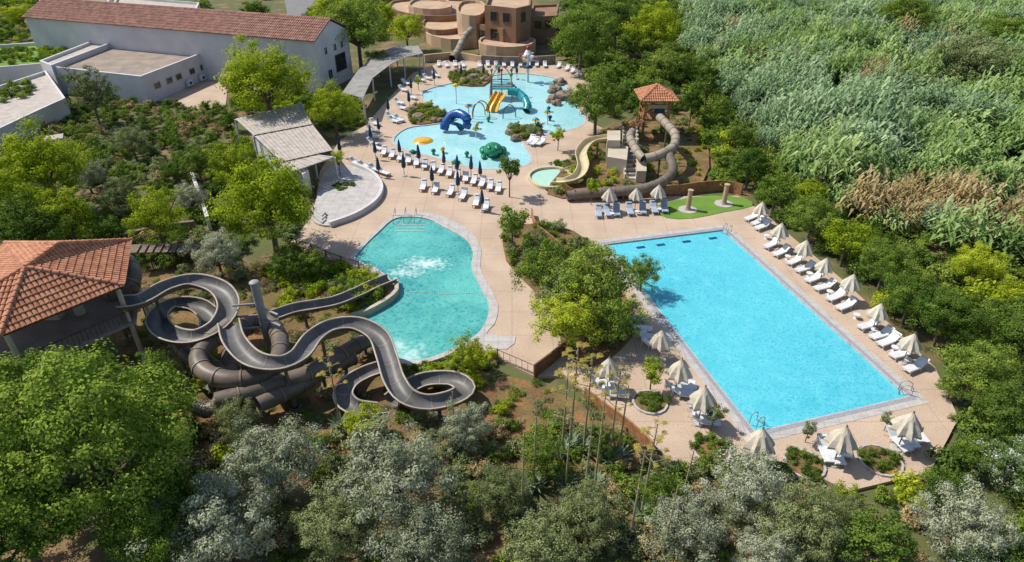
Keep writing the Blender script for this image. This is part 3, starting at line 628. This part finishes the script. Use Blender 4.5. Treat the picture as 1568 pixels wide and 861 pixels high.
vol([(652,50),(690,60),(726,56),(738,46),(720,38),(675,38)],1.9,'tan','tan',.4,1)
vol([(648,42),(680,46),(720,38),(722,28),(690,24),(652,28)],2.6,'brown','tan',.5,1)
vol([(742,8),(790,13),(812,8),(815,-12),(750,-14)],8.5,'brown','tan',.8,0,((0,.3,6.6,1.3,1.6),(0,.7,6.6,1.3,1.6),(0,.3,3.2,1.5,2),(1,.5,6.6,1.2,1.6)))
vol([(728,36),(770,44),(812,38),(815,22),(735,20)],4.6,'brown','tan',.6,0,((0,.25,2.6,1.6,1.8),(0,.7,2.6,1.8,2.0),(1,.5,2.6,2.6,2.0)))
vol([(812,26),(852,24),(856,6),(815,8)],5.2,'brown','brown',.5,0,((0,.3,3.6,1.2,1.2),(0,.7,3.6,1.2,1.2)))
vol([(735,66),(775,72),(812,68),(815,58),(745,55)],2.4,'tan','tan',.4,1)
vol([(700,18),(728,24),(742,16),(738,2),(706,2)],6.2,'tan','tan',.6,1)
# terrace balustrades and pergola beams on the adobe building
mb=MB()
for k in range(16):
    p=G(816+k*2.6,44+k*.1,1.5); mb.box((p.x,p.y,1.4),.12,.12,3.0)
for k in range(5): p=G(835,44,.4+k*.6); mb.box((p.x,p.y,.4+k*.6),4.8,.1,.08)
for k in range(9):
    a=G(735+k*9,30,4.9);  mb.box((a.x,a.y,5.6),.14,3.4,.14)
for k in(0,4,8):
    a=G(735+k*9,36,4.5); mb.box((a.x,a.y,5.0),.16,.16,1.3)
mb.obj('timber_screen',[M['wood']],e)
def wall(name,px,z,th,m,zb=-.3,step=.8):
    pts=smooth_open(GL(px),step); mb=MB()
    for i in range(len(pts)-1):
        a,b=pts[i],pts[i+1]; d=(b-a).normalized(); s=Vector((-d.y,d.x,0))*th/2
        mb.prism([a-s,b-s,b+s,a+s],zb,z,0)
    return mb.obj(name,[M[m]])
wall('stone_retaining_wall',[(738,98),(770,100),(810,100),(850,98)],1.6,.5,'wallstone')
wall('stone_retaining_wall',[(650,94),(668,92),(700,90),(738,96)],1.2,.5,'tan')
wall('rust_timber_wall',[(880,308),(930,304),(980,302),(1030,298),(1070,292),(1110,290),(1135,296)],1.1,.12,'wood2')
wall('rust_timber_wall',[(862,296),(880,308)],1.3,.12,'wood')
wall('orange_timber_edging',[(814,330),(820,352),(838,368),(858,384)],.9,.12,'wood2')
wall('timber_screen',[(818,578),(842,560),(872,535)],1.2,.12,'wood')
wall('timber_screen',[(895,605),(930,632),(962,655),(1000,690)],.7,.12,'wood2')
wall('garden_wall',[(145,385),(200,368),(260,355),(300,350)],.9,.4,'woodgrey')
wall('garden_wall',[(298,280),(312,320),(322,350)],1.4,.35,'white')
wall('pool_side_wall',[(606,432),(608,450),(590,466),(560,482),(540,488)],.5,.35,'cream')
def fence(name,px,h=1.0,m='wood',gap=.16,zb=-.2):
    pts=smooth_open(GL(px),gap); mb=MB()
    for i,p in enumerate(pts):
        big_=i%12==0; s=.1 if big_ else .035; hh=h+.1 if big_ else h
        mb.box((p.x,p.y,zb+hh/2),s,s,hh)
    for i in range(len(pts)-1):
        for z in(zb+.15,zb+h): 
            a,b=pts[i],pts[i+1]; mb.cyl((a.x,a.y,z),(b.x,b.y,z),.035,n=4,cap=False,smooth=False)
    return mb.obj(name,[M[m]])
fence('wooden_railing',[(455,378),(480,386),(500,395),(520,403),(550,412)])
fence('wooden_railing',[(192,398),(240,388),(290,380),(320,378)]); fence('wooden_railing',[(200,420),(250,410),(300,400)])
fence('metal_railing',[(762,550),(790,562),(817,574)],.9,'steel',.5,0)
# ---------------------------------------------------------------- slides
def frames(pts):
    out=[]
    for i,p in enumerate(pts):
        a=pts[max(0,i-1)];b=pts[min(len(pts)-1,i+1)]; T=(b-a).normalized(); s=T.cross(Vector((0,0,1)))
        s=s.normalized() if s.length>1e-4 else Vector((1,0,0)); out.append((p,T,s,s.cross(T)))
    return out
def sweep(mb,pts,prof,mis,closed=True,smooth=True):
    fr=frames(pts);n=len(prof);vs=[];
    for p,T,s,u in fr:
        for a,b in prof: vs.append(p+s*a+u*b)
    o=len(mb.v); mb.v+=[tuple(v) for v in vs]
    for i in range(len(fr)-1):
        for k in range(n if closed else n-1):
            k2=(k+1)%n; mb.f.append([o+i*n+k,o+i*n+k2,o+(i+1)*n+k2,o+(i+1)*n+k]); mb.m.append(mis[k]); mb.sm.append(smooth)
def posts(par,pts,drop,zg=-.25,every=4.2):
    mb=MB();acc=2;
    for i in range(1,len(pts)):
        acc+=(pts[i]-pts[i-1]).length
        if acc>every and pts[i].z>1.0:
            acc=0;p=pts[i]; mb.cyl((p.x,p.y,zg),(p.x,p.y,p.z-drop),.13,n=8)
            mb.box((p.x,p.y,zg+.12),.6,.6,.2)
    if mb.v: mb.obj('support_columns',[M['slide']],par)
def trough(par,path,R=.62,mats=('slide','slidein','lip'),dpth=.85,supports=True,joint=1.6,zg=-.25):
    pts=smooth_open([G(*p) for p in path],.35); mb=MB(); N=9
    out=[(-R*math.cos(math.pi*k/N),-R*dpth*math.sin(math.pi*k/N)) for k in range(N+1)]
    r=R-.06; inn=[(r*math.cos(math.pi*k/N),-r*dpth*math.sin(math.pi*k/N)) for k in range(N+1)]
    lipL=[(R+.06,.0),(R+.06,.07),(r,.07)]; lipR=[(-r,.07),(-R-.06,.07),(-R-.06,0)]
    prof=out+lipL+inn+lipR
    mis=[0]*N+[2,2,2,2]+[1]*N+[2,2,2,2]; mis=mis[:len(prof)]
    sweep(mb,pts,prof,mis)
    acc=0
    fr=frames(pts)
    for i in range(1,len(pts)):
        acc+=(pts[i]-pts[i-1]).length
        if acc>joint:
            acc=0; p,T,s,u=fr[i]
            for RR,mi_ in((R+.05,3),(r-.012,3)):
                pr=[(-RR*math.cos(math.pi*k/N),-RR*dpth*math.sin(math.pi*k/N)) for k in range(N+1)]
                sweep(mb,[p-T*.04,p+T*.04],pr,[mi_]*N,False)
    mb.obj('flume',[M[mats[0]],M[mats[1]],M[mats[2]],M['ring'] if mats[0]=='slide' else M[mats[0]]],par)
    if supports: posts(par,pts,R*dpth,zg)
def tube(par,path,R=.62,m='slide',supports=True,joint=1.3,mj=None,zg=-.25):
    pts=smooth_open([G(*p) for p in path],.35); mb=MB(); N=16
    prof=[(R*math.cos(2*math.pi*k/N),R*math.sin(2*math.pi*k/N)) for k in range(N)]
    sweep(mb,pts,prof,[0]*N)
    pr2=[(a*.92,b*.92) for a,b in prof]; sweep(mb,pts,pr2,[2]*N)
    acc=0;fr=frames(pts)
    for i in range(1,len(pts)):
        acc+=(pts[i]-pts[i-1]).length
        if acc>joint:
            acc=0;p,T,s,u=fr[i]
            pr=[(a*1.09,b*1.09) for a,b in prof]; sweep(mb,[p-T*.05,p+T*.05],pr,[1]*N)
            for sg in(-1,1):
                vs=[p+T*.05*sg+s*a+u*b for a,b in prof]+[p+T*.05*sg+s*a+u*b for a,b in pr]
                mb.add(vs,[(k,(k+1)%N,N+(k+1)%N,N+k) for k in range(N)],1)
    mb.obj('tube',[M[m],M[mj or 'ring'],M['slidein']],par)
    if supports: posts(par,pts,R,zg)
tube(e,[(722,46,4.0),(712,56,3.2),(706,68,2.2),(700,80,1.2),(692,90,.6)],.7,'rslide',False)
s1=empty('water_slide_complex')
trough(s1,[(182,462,5.6),(215,458,5.5),(255,437,5.3),(295,428,5.1),(335,440,4.8),(350,466,4.5),(335,496,4.2),(295,515,3.9),(255,508,3.6),(240,485,3.3),(262,465,3.0),(300,466,2.7),(322,485,2.4),(318,510,2.1)],.74)
trough(s1,[(350,492,4.6),(358,520,4.4),(385,548,4.2),(425,556,4.0),(458,543,3.8),(480,515,3.6),(508,498,3.4),(545,495,3.2),(578,512,2.9),(592,545,2.5),(603,580,2.1),(622,606,1.8),(655,616,1.5),(695,608,1.3),(712,594,1.2),(695,580,1.1),(655,580,1.0),(625,592,.9),(600,612,.8)],.70)
trough(s1,[(420,482,2.4),(450,472,2.2),(485,466,2.0),(515,460,1.7),(550,446,1.3),(575,434,1.0),(600,424,.7)],.66)
tube(s1,[(150,402,5.8),(172,396,5.6),(195,403,5.3),(202,425,5.0),(190,445,4.4),(170,455,3.8)],.68)
tube(s1,[(352,498,3.6),(325,520,3.4),(304,548,3.2),(318,572,3.0),(360,582,2.8),(405,572,2.6),(428,545,2.4),(425,510,2.2),(400,490,2.0),(372,505,1.8),(355,535,1.6),(350,575,1.3),(320,605,1.0)],.62)
tube(s1,[(330,615,2.2),(375,603,2.1),(420,588,2.0),(465,575,1.9),(505,555,1.7),(545,530,1.3),(575,515,1.0)],.6)
tube(s1,[(395,620,1.6),(440,600,1.5),(490,572,1.3),(540,548,1.0)],.55)
tube(s1,[(270,520,2.2),(290,545,2.0),(325,560,1.8),(345,590,1.5),(330,625,1.2),(300,625,1.0)],.55)
trough(s1,[(590,560,1.6),(560,570,1.4),(535,585,1.2),(525,605,1.0),(540,622,.8),(575,628,.6)],.66)
mb=MB(); p=G(389,433,6.4); mb.cyl((p.x,p.y,-.25),(p.x,p.y,6.4),.31,n=16); mb.ball((p.x,p.y,6.4),.38,.38,.16)
for z in(2.5,3.6,4.6): mb.cyl((p.x,p.y,z),(p.x-1.7,p.y-.6,z+.2),.09); mb.cyl((p.x,p.y,z-.3),(p.x+1.6,p.y-1.0,z-.3),.09)
mb.obj('central_column',[M['grey']],s1)
# tower pavilion left
e=empty('slide_tower_pavilion'); mb=MB(); ez=7.0
C=[Vector((-26.8,38,ez)),Vector((-31.6,32.2,ez)),Vector((-37.5,31.5,ez)),Vector((-39,44,ez)),Vector((-29.5,44.5,ez))]
Pa=Vector((-31.9,36.6,9.3));Pb=Vector((-31.6,39.8,9.3))
for f in([C[0],C[1],Pa],[C[1],C[2],Pa],[C[2],C[3],Pa],[C[3],Pb,Pa],[C[3],C[4],Pb],[C[4],C[0],Pa],[C[4],Pa,Pb]): tiles(mb,f,0,.30,.45)
for a,b in((C[0],Pa),(C[1],Pa),(C[2],Pa),(C[3],Pb),(C[4],Pb),(Pa,Pb)): ridge(mb,a,b)
mb.obj('tiled_roof',[M['tile'],M['tileunder']],e)
mb=MB(); cen=Vector((-32.8,38,0))
for c in C:
    p=cen.lerp(c,.9); mb.cyl((p.x,p.y,-.3),(p.x,p.y,6.9),.17,n=10,mi=1); 
for i in range(5):
    a=cen.lerp(C[i-1],.93);b=cen.lerp(C[i],.93); mb.cyl((a.x,a.y,6.85),(b.x,b.y,6.85),.11,n=6,mi=0); mb.cyl((a.x,a.y,4.9),(b.x,b.y,4.9),.05,n=6,mi=0)
    for k in range(24):
        p=a.lerp(b,k/24); mb.cyl((p.x,p.y,4),(p.x,p.y,4.9),.02,n=4,mi=0)
mb.prism([cen.lerp(c,.97) for c in C],3.8,4.0,2)
q=G(60,505,4); mb.box((q.x,q.y+1.5,4.5),1.6,.7,1.0,1); mb.box((q.x-2,q.y+2.5,4.4),.8,.8,.8,1); mb.cyl((q.x+1.8,q.y+2,4),(q.x+1.8,q.y+2,5.1),.35,n=12,mi=1)
mb.obj('frame_and_deck',[M['wood'],M['cream'],M['gravel']],e)
mb=MB(); a=G(215,410,0);b=G(330,385,0)
for k in range(12):
    t=k/11; p=a.lerp(b,t); mb.box((p.x,p.y,.4+1.6*(1-t)),.9,1.6,.08,0,.2); 
mb.obj('timber_walkway',[M['woodgrey']])
# right tower & slides
e=empty('childrens_slide_tower')
c=G(1006,137,6.5); hw=2.5; ez=5.6
roofc=[Vector((c.x+dx*hw,c.y+dy*hw,ez)) for dx,dy in((-1,-1),(1,-1),(1,1),(-1,1))]; ap=Vector((c.x,c.y,7.1))
mb=MB()
for i in range(4): tiles(mb,[roofc[i-1],roofc[i],ap],0,.3,.45); ridge(mb,roofc[i],ap)
mb.obj('tiled_roof',[M['tile'],M['tileunder']],e)
mb=MB()
for dx,dy in((-1,-1),(1,-1),(1,1),(-1,1)): mb.box((c.x+dx*1.6,c.y+dy*1.6,2.6),.28,.28,6.0)
mb.box((c.x,c.y,2.9),3.6,3.6,.2); mb.box((c.x,c.y,5.4),3.9,3.9,.2)
for s in(-1,1):
    mb.box((c.x,c.y+s*1.7,3.9),3.4,.06,.12); mb.box((c.x+s*1.7,c.y,3.9),.06,3.4,.12)
    for k in range(14): mb.box((c.x-1.6+k*.245,c.y+s*1.7,3.4),.05,.05,1.0)
mb.box((c.x+.3,c.y-1.75,4.3),1.4,.05,.9,1); mb.box((c.x,c.y-1.9,4.75),2.6,.05,.5,2)
for k in range(12):
    t=k/11; mb.box((c.x-1.9-t*3.6,c.y-1.9,2.9-2.7*t),.42,1.3,.1,0)
for s in(-1,1):
    mb.cyl((c.x-1.9,c.y-1.9+s*.65,3.9),(c.x-5.5,c.y-1.9+s*.65,1.2),.05); mb.cyl((c.x-1.9,c.y-1.9+s*.65,2.8),(c.x-5.5,c.y-1.9+s*.65,.1),.09)
    for k in range(7):
        t=k/6; mb.cyl((c.x-1.9-3.6*t,c.y-1.9+s*.65,2.9-2.7*t),(c.x-1.9-3.6*t,c.y-1.9+s*.65,3.9-2.7*t),.035)
mb.obj('timber_frame',[M['wood2'],M['umbb'],M['tan']],e)
tube(e,[(1010,180,3.9),(1022,192,3.7),(1034,208,3.4),(1030,226,3.1),(1008,238,2.8),(988,243,2.5)],.55,'rslide')
tube(e,[(1024,238,2.6),(1030,258,2.2),(1018,276,1.8),(990,288,1.4),(950,293,1.1),(905,296,.8),(868,300,.6)],.55,'slide')
tube(e,[(985,243,2.4),(978,236,2.6),(965,212,2.9),(968,202,3.0)],.5,'rslide')
trough(e,[(945,208,2.6),(925,210,2.4),(903,215,2.2),(890,232,1.9),(893,252,1.6),(885,268,1.2),(865,276,.8),(848,276,.5)],.66,('cslide','cslide','cslide'))
mb=MB()
for px,z in(([(930,240),(960,245),(962,225),(932,215)],2.0),([(975,262),(990,262),(990,240),(975,240)],1.6),([(930,215),(950,215),(950,200),(930,200)],3.0)): mb.prism(GL(px,z),-.2,z,0)
for k in range(12):
    t=k/11; p=G(968,275).lerp(G(962,222),t); mb.box((p.x,p.y,.1+1.7*t),1.5,.5,.3,1)
    mb.box((p.x-.9,p.y,.3+1.7*t),.2,.55,1.0,0); mb.box((p.x+.9,p.y,.3+1.7*t),.2,.55,1.0,0)
mb.obj('stair_and_walls',[M['cream'],M['coping']],e)
sp=smooth_closed(GL([(812,270),(825,262),(850,260),(868,266),(872,278),(855,288),(830,288),(815,280)]),4)
pp=pool('landing_pool',sp,.3,watermat('landing_water',(.35,.6,.5),(.45,.66,.55),(.6,.8,.7)),.35,'cslide',.06)
for (u,v) in ((1053,322),(1108,313)):
    p=G(u,v); mb=MB(); mb.cyl((p.x,p.y,0),(p.x,p.y,.10),1.0,n=24,mi=1,smooth=False); mb.cyl((p.x,p.y,.1),(p.x,p.y,2.3),.27,.25,14,0); mb.cyl((p.x,p.y,2.3),(p.x,p.y,2.4),.31,n=14); mb.cyl((p.x,p.y,.1),(p.x,p.y,.25),.33,n=14)
    mb.obj('shower_column',[M['tan'],M['coping']])
# ---------------------------------------------------------------- play structures
Z3=Vector((0,0,1))
e=empty('childrens_water_playground'); mb=MB()
pc=G(768,150); 
for dx,dy,m in((-1.6,-1.2,0),(1.6,-1.2,1),(1.6,1.4,2),(-1.6,1.4,3),(0,1.4,4)):
    mb.cyl((pc.x+dx,pc.y+dy,-.1),(pc.x+dx,pc.y+dy,4.0),.12,n=8,mi=m); mb.ball((pc.x+dx,pc.y+dy,4.05),.25,.25,.25,(m+1)%5)
mb.box((pc.x,pc.y,1.8),3.4,2.8,.15,4)
for s in(-1,1):
    for z in(2.2,2.6): mb.cyl((pc.x-1.6,pc.y+s*1.3,z),(pc.x+1.6,pc.y+s*1.3,z),.05,mi=3 if s>0 else 0)
for k in range(6): mb.box((pc.x+3.2-k*.3,pc.y+2+k*.0,.2+k*.3),.35,1.1,.12,3)
def hoop(cx,cy,r,h,mi,ang=0,z0=-.1,th=.08):
    pr=None
    for k in range(13):
        t=math.pi*k/12; p=Vector((cx+r*math.cos(t)*math.cos(ang),cy+r*math.cos(t)*math.sin(ang),z0+h*max(0,math.sin(t))**.8))
        if pr is not None: mb.cyl(pr,p,th,n=6,mi=mi,cap=False)
        pr=p
hoop(pc.x,pc.y+.1,1.9,5.0,4,.2)
for (u,v,r,h,m) in ((737,180,1.3,2.6,0),(733,176,1.0,2.0,4),(780,180,1,2,3)): 
    p=G(u,v); hoop(p.x,p.y,r,h,m,.3)
mb.obj('climbing_frame',[M['red'],M['yel'],M['grn'],M['blu'],M['tea']],e)
MT=('yel','yel','yel'); trough(e,[(771,140,2.2),(766,150,1.9),(760,160,1.1),(757,170,.3)],.55,MT,.7,False)
trough(e,[(764,139,2.2),(757,150,1.7),(750,162,.8),(748,170,.2)],.5,MT,.7,False)
tube(e,[(778,140,2.4),(793,142,2.2),(803,151,1.6),(808,163,.8),(806,170,.3)],.6,'tea',False,mj='tea')
e=empty('blue_play_slide'); tube(e,[(714,195,1.0),(716,184,2.0),(706,175,2.5),(693,176,2.2),(683,188,1.2),(680,198,.3)],.62,'blu',False,mj='blu')
trough(e,[(708,198,.3),(700,190,.9),(690,186,1.6),(694,180,2.0)],.5,('blu','tea','blu'),.7,False)
e=empty('tipping_bucket_mast'); mb=MB(); p=G(808,125)
mb.cyl((p.x,p.y,-.1),(p.x,p.y,5.2),.22,n=10,mi=0); 
for k in range(6):
    t=k*1.047; q=Vector((p.x+1.3*math.cos(t),p.y+1.3*math.sin(t),3.6+.5*(k%2))); mb.cyl((p.x,p.y,3.4),q,.07,mi=0); mb.cyl(q,q+Z3*.5,.15,.35,8,(1,2,0)[k%3]); 
mb.cyl((p.x,p.y,4.6),(p.x,p.y,5.3),.8,.35,10,0); mb.ball((p.x,p.y,5.6),.35,.35,.4,1)
mb.cyl((p.x,p.y,2.4),(p.x,p.y,2.6),.9,n=12,mi=3)
mb.obj('mast',[M['pwhite'],M['red'],M['yel'],M['umbb']],e)
def flower(u,v,h,m,name='water_spray_flower'):
    p=G(u,v); mb=MB(); mb.cyl((p.x,p.y,-.1),(p.x,p.y,h),.08,n=8,mi=0); mb.ball((p.x,p.y,h),.42,.42,.28,1)
    for k in range(6):
        t=k*1.047; mb.ball((p.x+.42*math.cos(t),p.y+.42*math.sin(t),h-.05),.2,.2,.1,2,6,4)
    mb.obj(name,[M['pwhite'],M[m],M['yel']])
flower(699,158,2.8,'yel'); flower(762,125,2.8,'tea'); flower(820,200,1.6,'tea'); flower(838,190,1.8,'grn'); flower(729,210,1.2,'grn'); flower(718,185,2.2,'blu')
def frog(u,v,s):
    p=G(u,v); mb=MB(); mb.ball((p.x,p.y,.45*s),1.0*s,1.2*s,.75*s,0,16,10); mb.ball((p.x,p.y-1.1*s,.75*s),.7*s,.6*s,.5*s,0,14,8)
    for k in(-1,1):
        mb.ball((p.x+k*.38*s,p.y-1.25*s,1.2*s),.22*s,.22*s,.24*s,0); mb.ball((p.x+k*.38*s,p.y-1.42*s,1.25*s),.1*s,.08*s,.12*s,1)
        mb.ball((p.x+k*1.0*s,p.y+.4*s,.25*s),.45*s,.75*s,.4*s,0); mb.ball((p.x+k*.95*s,p.y-1.0*s,.12*s),.28*s,.5*s,.2*s,0)
    mb.obj('frog_play_figure',[M['grn'],M['pwhite']])
frog(755,236,1.25); frog(632,234,.35); frog(698,250,.4)
for (u,v,m) in ((664,236,'grn'),(678,233,'yel'),(715,240,'grn'),(730,196,'yel'),(748,186,'grn'),(840,170,'blu'),(842,184,'umbb')):
    p=G(u,v); mb=MB(); mb.cyl((p.x,p.y,-.1),(p.x,p.y,.3),.2,.15); mb.ball((p.x,p.y,.45),.32,.3,.28,0); mb.cyl((p.x,p.y,.5),(p.x,p.y-.4,.75),.08); mb.obj('spray_toy',[M[m]])
p=G(648,215); mb=MB(); mb.cyl((p.x,p.y,-.1),(p.x,p.y,.05),1.4,1.2,24,0); mb.ball((p.x,p.y,.05),1.15,1.15,.22,0,24,8); mb.obj('yellow_island',[M['yel']])
def rock(u,v,s,seed):
    p=G(u,v); bm=bmesh.new(); bmesh.ops.create_icosphere(bm,subdivisions=3,radius=1)
    for w in bm.verts:
        q=w.co*1.3+Vector((seed*3.1,0,0)); k=1+.45*noise.noise(q)+.2*noise.noise(q*2.6); w.co*=k*s; w.co.z*=.65
    me=bpy.data.meshes.new('boulder'); bm.to_mesh(me); bm.free(); me.materials.append(M['stone']); o=bpy.data.objects.new('boulder',me); o.location=(p.x,p.y,.2); link(o)
for i,(u,v,s) in enumerate([(728,122,1.3),(742,124,1.0),(712,126,.9),(850,140,1.3),(858,128,1.1),(862,150,1.4),(845,155,.9),(852,160,.8),(640,182,.9),(668,186,.8),(630,170,.9),(790,214,.7),(825,208,.7),(780,204,.6),(735,112,1.2),(868,262,.5),(700,112,1.0)]): rock(u,v,s,i)
# ---------------------------------------------------------------- loungers & umbrellas
def lounger_mesh(name,fabric,frame):
    mb=MB(); W=.66
    for s in(-1,1):
        mb.box((0.25,s*W/2,.34),1.35,.05,.06,1)
        for x in(-.35,.8): mb.box((x,s*W/2,.16),.05,.05,.34,1)
    mb.box((.9,0,.34),.05,W,.05,1); mb.box((-.4,0,.34),.05,W,.05,1)
    ang=math.radians(38)
    pts=[(.92,.375),(.2,.36),(-.38,.38),(-.38-.78*math.cos(ang),.38+.78*math.sin(ang))]
    for i in range(3):
        (x0,z0),(x1,z1)=pts[i],pts[i+1]; w=W/2-.01
        mb.add([(x0,-w,z0),(x1,-w,z1),(x1,w,z1),(x0,w,z0),(x0,-w,z0+.045),(x1,-w,z1+.045),(x1,w,z1+.045),(x0,w,z0+.045)],[(0,1,2,3),(4,5,6,7),(0,1,5,4),(2,3,7,6),(1,2,6,5),(3,0,4,7)],0)
    for s in(-1,1): mb.cyl((-.38,s*W/2,.36),(pts[3][0],s*W/2,pts[3][1]),.028,n=5,mi=1); mb.cyl((pts[3][0]*.9,s*W/2*.9,pts[3][1]*.85),(-.95,s*W/2*.9,.02),.02,n=5,mi=1)
    mb.box((pts[3][0]+.12,0,pts[3][1]-.01),.2,.45,.07,0)
    return mb.mesh(name,[M[fabric],M[frame]])
LW=lounger_mesh('lounger_white','pwhite','pwhite'); LB=lounger_mesh('lounger_blue','lblue','pwhite'); LK=lounger_mesh('lounger_wood','pwhite','wood2')
def lounger(u,v,du,dv,me=None):
    a=G(u,v);d=G(u+du,v+dv)-a; o=bpy.data.objects.new('sun_lounger',me or LW); o.location=a; o.rotation_euler=(0,0,math.atan2(d.y,d.x)+math.pi+random.uniform(-.1,.1)); root.objects.link(o)
def umb_open():
    mb=MB(); n=16; zt=2.75
    rings=[(.03,zt),(.32,zt-.36),(.64,zt-.78),(.86,zt-1.18)]
    vs=[]
    for r,z in rings:
        for i in range(n):
            k=1.0 if i%2==0 else (.72 if r>.5 else .88); t=2*math.pi*i/n; vs.append((r*k*math.cos(t),r*k*math.sin(t),z+(0.0 if i%2==0 else .06)))
    fs=[(j*n+i,j*n+(i+1)%n,(j+1)*n+(i+1)%n,(j+1)*n+i) for j in range(3) for i in range(n)]
    mb.add(vs,fs,0); lo=[(x,y,z-.13) for x,y,z in vs[-n:]]; mb.add(vs[-n:]+lo,[(i,(i+1)%n,n+(i+1)%n,n+i) for i in range(n)],0)
    mb.cyl((0,0,0),(0,0,zt+.12),.035,n=8,mi=1); mb.cyl((0,0,0),(0,0,.1),.34,.3,12,mi=2); mb.ball((0,0,zt+.1),.06,.06,.07,1,6,4)
    return mb.mesh('umbrella_cream',[M['umb'],M['woodgrey'],M['coping']])
def umb_closed():
    mb=MB(); n=12; vs=[]; rings=[(.03,2.75),(.12,2.5),(.2,1.9),(.26,1.3),(.2,1.05)]
    for r,z in rings:
        for i in range(n):
            t=2*math.pi*i/n;k=1 if i%2 else .7; vs.append((r*k*math.cos(t),r*k*math.sin(t),z))
    mb.add(vs,[(j*n+i,j*n+(i+1)%n,(j+1)*n+(i+1)%n,(j+1)*n+i) for j in range(4) for i in range(n)],0)
    mb.cyl((0,0,0),(0,0,2.85),.04,n=8,mi=1); mb.cyl((0,0,0),(0,0,.1),.34,.3,12,mi=2); mb.cyl((0,0,1.6),(0,0,1.68),.245,n=12,mi=0)
    return mb.mesh('umbrella_blue',[M['umbb'],M['woodgrey'],M['coping']])
UO,UC=umb_open(),umb_closed()
def umbrella(u,v,me,z=2.8,s=1):
    p=G(u,v,z*s); o=bpy.data.objects.new('beach_umbrella',me); o.location=(p.x,p.y,0); s*=random.uniform(.94,1.05); o.scale=(s,s,s); o.rotation_euler=(random.uniform(-.04,.04),random.uniform(-.04,.04),random.uniform(0,6)); root.objects.link(o)
for u,v in ((1150,337),(1166,351),(1180,379),(1194,391),(1216,404),(1230,416),(1245,431),(1260,444),(1278,459),(1293,473),(1328,503),(1346,518),(1357,528),(1378,547),(1398,567),(1160,344)): lounger(u,v,20,-7)
for u in(916,930,944,964,984,1001,1017): lounger(u,330-(u-916)*.07,-4,-14,LB)
for u,v in ((972,492),(980,507),(990,520),(1000,532),(920,590),(932,601),(942,608),(1043,589),(1038,600),(1048,608),(1074,636),(1080,650)): lounger(u,v,-20,-5 if u%2 else -2)
for u,v in ((1262,697),(1278,700),(1290,690)): lounger(u,v,-6,-16)
for u,v in ((1374,681),(1386,676),(1402,668)): lounger(u,v,-12,-14)
for u,v in((1169,307),(1197,342),(1235,368),(1266,392),(1307,420),(1351,464),(1400,510),(935,288),(976,286),(1010,283),(1015,506),(935,546),(1043,549),(1080,594),(1171,659),(1297,655),(1398,632)): umbrella(u,v,UO,2.8,1.0 if v<520 else 1.12)
for u,v in((648,290),(667,294),(690,298),(709,304),(729,314),(744,321)): lounger(u,v,5,-14,LK)
for i in range(15): lounger(588+i*12.5,237+i*4.0,3,-9,LK)
for u,v in((545,253),(560,258),(575,263),(588,268)): lounger(u,v,-10,-3,LK)
for u,v in((575,192),(572,202),(570,212),(572,222),(578,230),(600,182),(604,188),(612,186),(616,168),(612,160),(618,140),(622,130),(645,125),(655,122),(668,118),(632,152)): lounger(u,v,-10,-3,LW)
for i in range(14):
    if i!=4: lounger(672+i*12.5 ,102+ (i%2)*1,1,-7,LW)
for u,v in((868,108),(876,112),(884,118),(855,104),(818,222),(828,222),(812,219)): lounger(u,v,8,-6,LW)
for u,v in((572,213),(578,178),(592,150),(610,212),(628,118),(642,103),(664,105),(700,262),(660,255),(698,238),(735,245),(738,288),(517,210),(565,190),(640,222),(720,238),(764,96),(705,97),(740,96),(792,96),(678,228),(616,236),(577,238),(625,138)): umbrella(u,v,UC)
def table(u,v):
    p=G(u,v); mb=MB(); mb.cyl((p.x,p.y,.4),(p.x,p.y,.44),.28,n=12); mb.cyl((p.x,p.y,0),(p.x,p.y,.4),.04); mb.cyl((p.x,p.y,0),(p.x,p.y,.03),.2,n=12); mb.obj('side_table',[M['pwhite']])
for u,v in((1173,366),(1205,398),(1238,424),(1269,452),(1310,488),(1337,511),(1368,538),(1388,557),(937,332),(975,329),(1010,325),(985,514),(1060,600),(1270,705),(1390,683)): table(u,v)
# ---------------------------------------------------------------- camera, light, world
cam=bpy.data.cameras.new('camera'); cam.lens=36*F/1568; cam.sensor_width=36; cam.clip_end=5000; cam.clip_start=.5
co=bpy.data.objects.new('camera',cam); co.location=(0,0,H); co.rotation_euler=(math.pi/2-PITCH,0,0); root.objects.link(co); scene.camera=co
az=math.radians(-72); el=math.radians(52)
d=Vector((math.sin(az)*math.cos(el),math.cos(az)*math.cos(el),math.sin(el)))
sl=bpy.data.lights.new('sun','SUN'); sl.energy=5.0; sl.angle=math.radians(.5); sl.color=(1,.94,.83)
so=bpy.data.objects.new('sun',sl); so.rotation_euler=(-d).to_track_quat('-Z','Y').to_euler(); so.location=(0,0,80); root.objects.link(so)
w=bpy.data.worlds.new('World'); scene.world=w; w.use_nodes=True; nt=w.node_tree; nt.nodes.clear()
sk=nt.nodes.new('ShaderNodeTexSky'); sk.sky_type='NISHITA'; sk.sun_disc=False; sk.sun_elevation=el; sk.sun_rotation=az
bg=nt.nodes.new('ShaderNodeBackground'); bg.inputs[1].default_value=.13; wo=nt.nodes.new('ShaderNodeOutputWorld')
nt.links.new(sk.outputs[0],bg.inputs[0]); nt.links.new(bg.outputs[0],wo.inputs[0])
scene.view_settings.view_transform='Standard'; scene.view_settings.look='None'; scene.view_settings.exposure=0
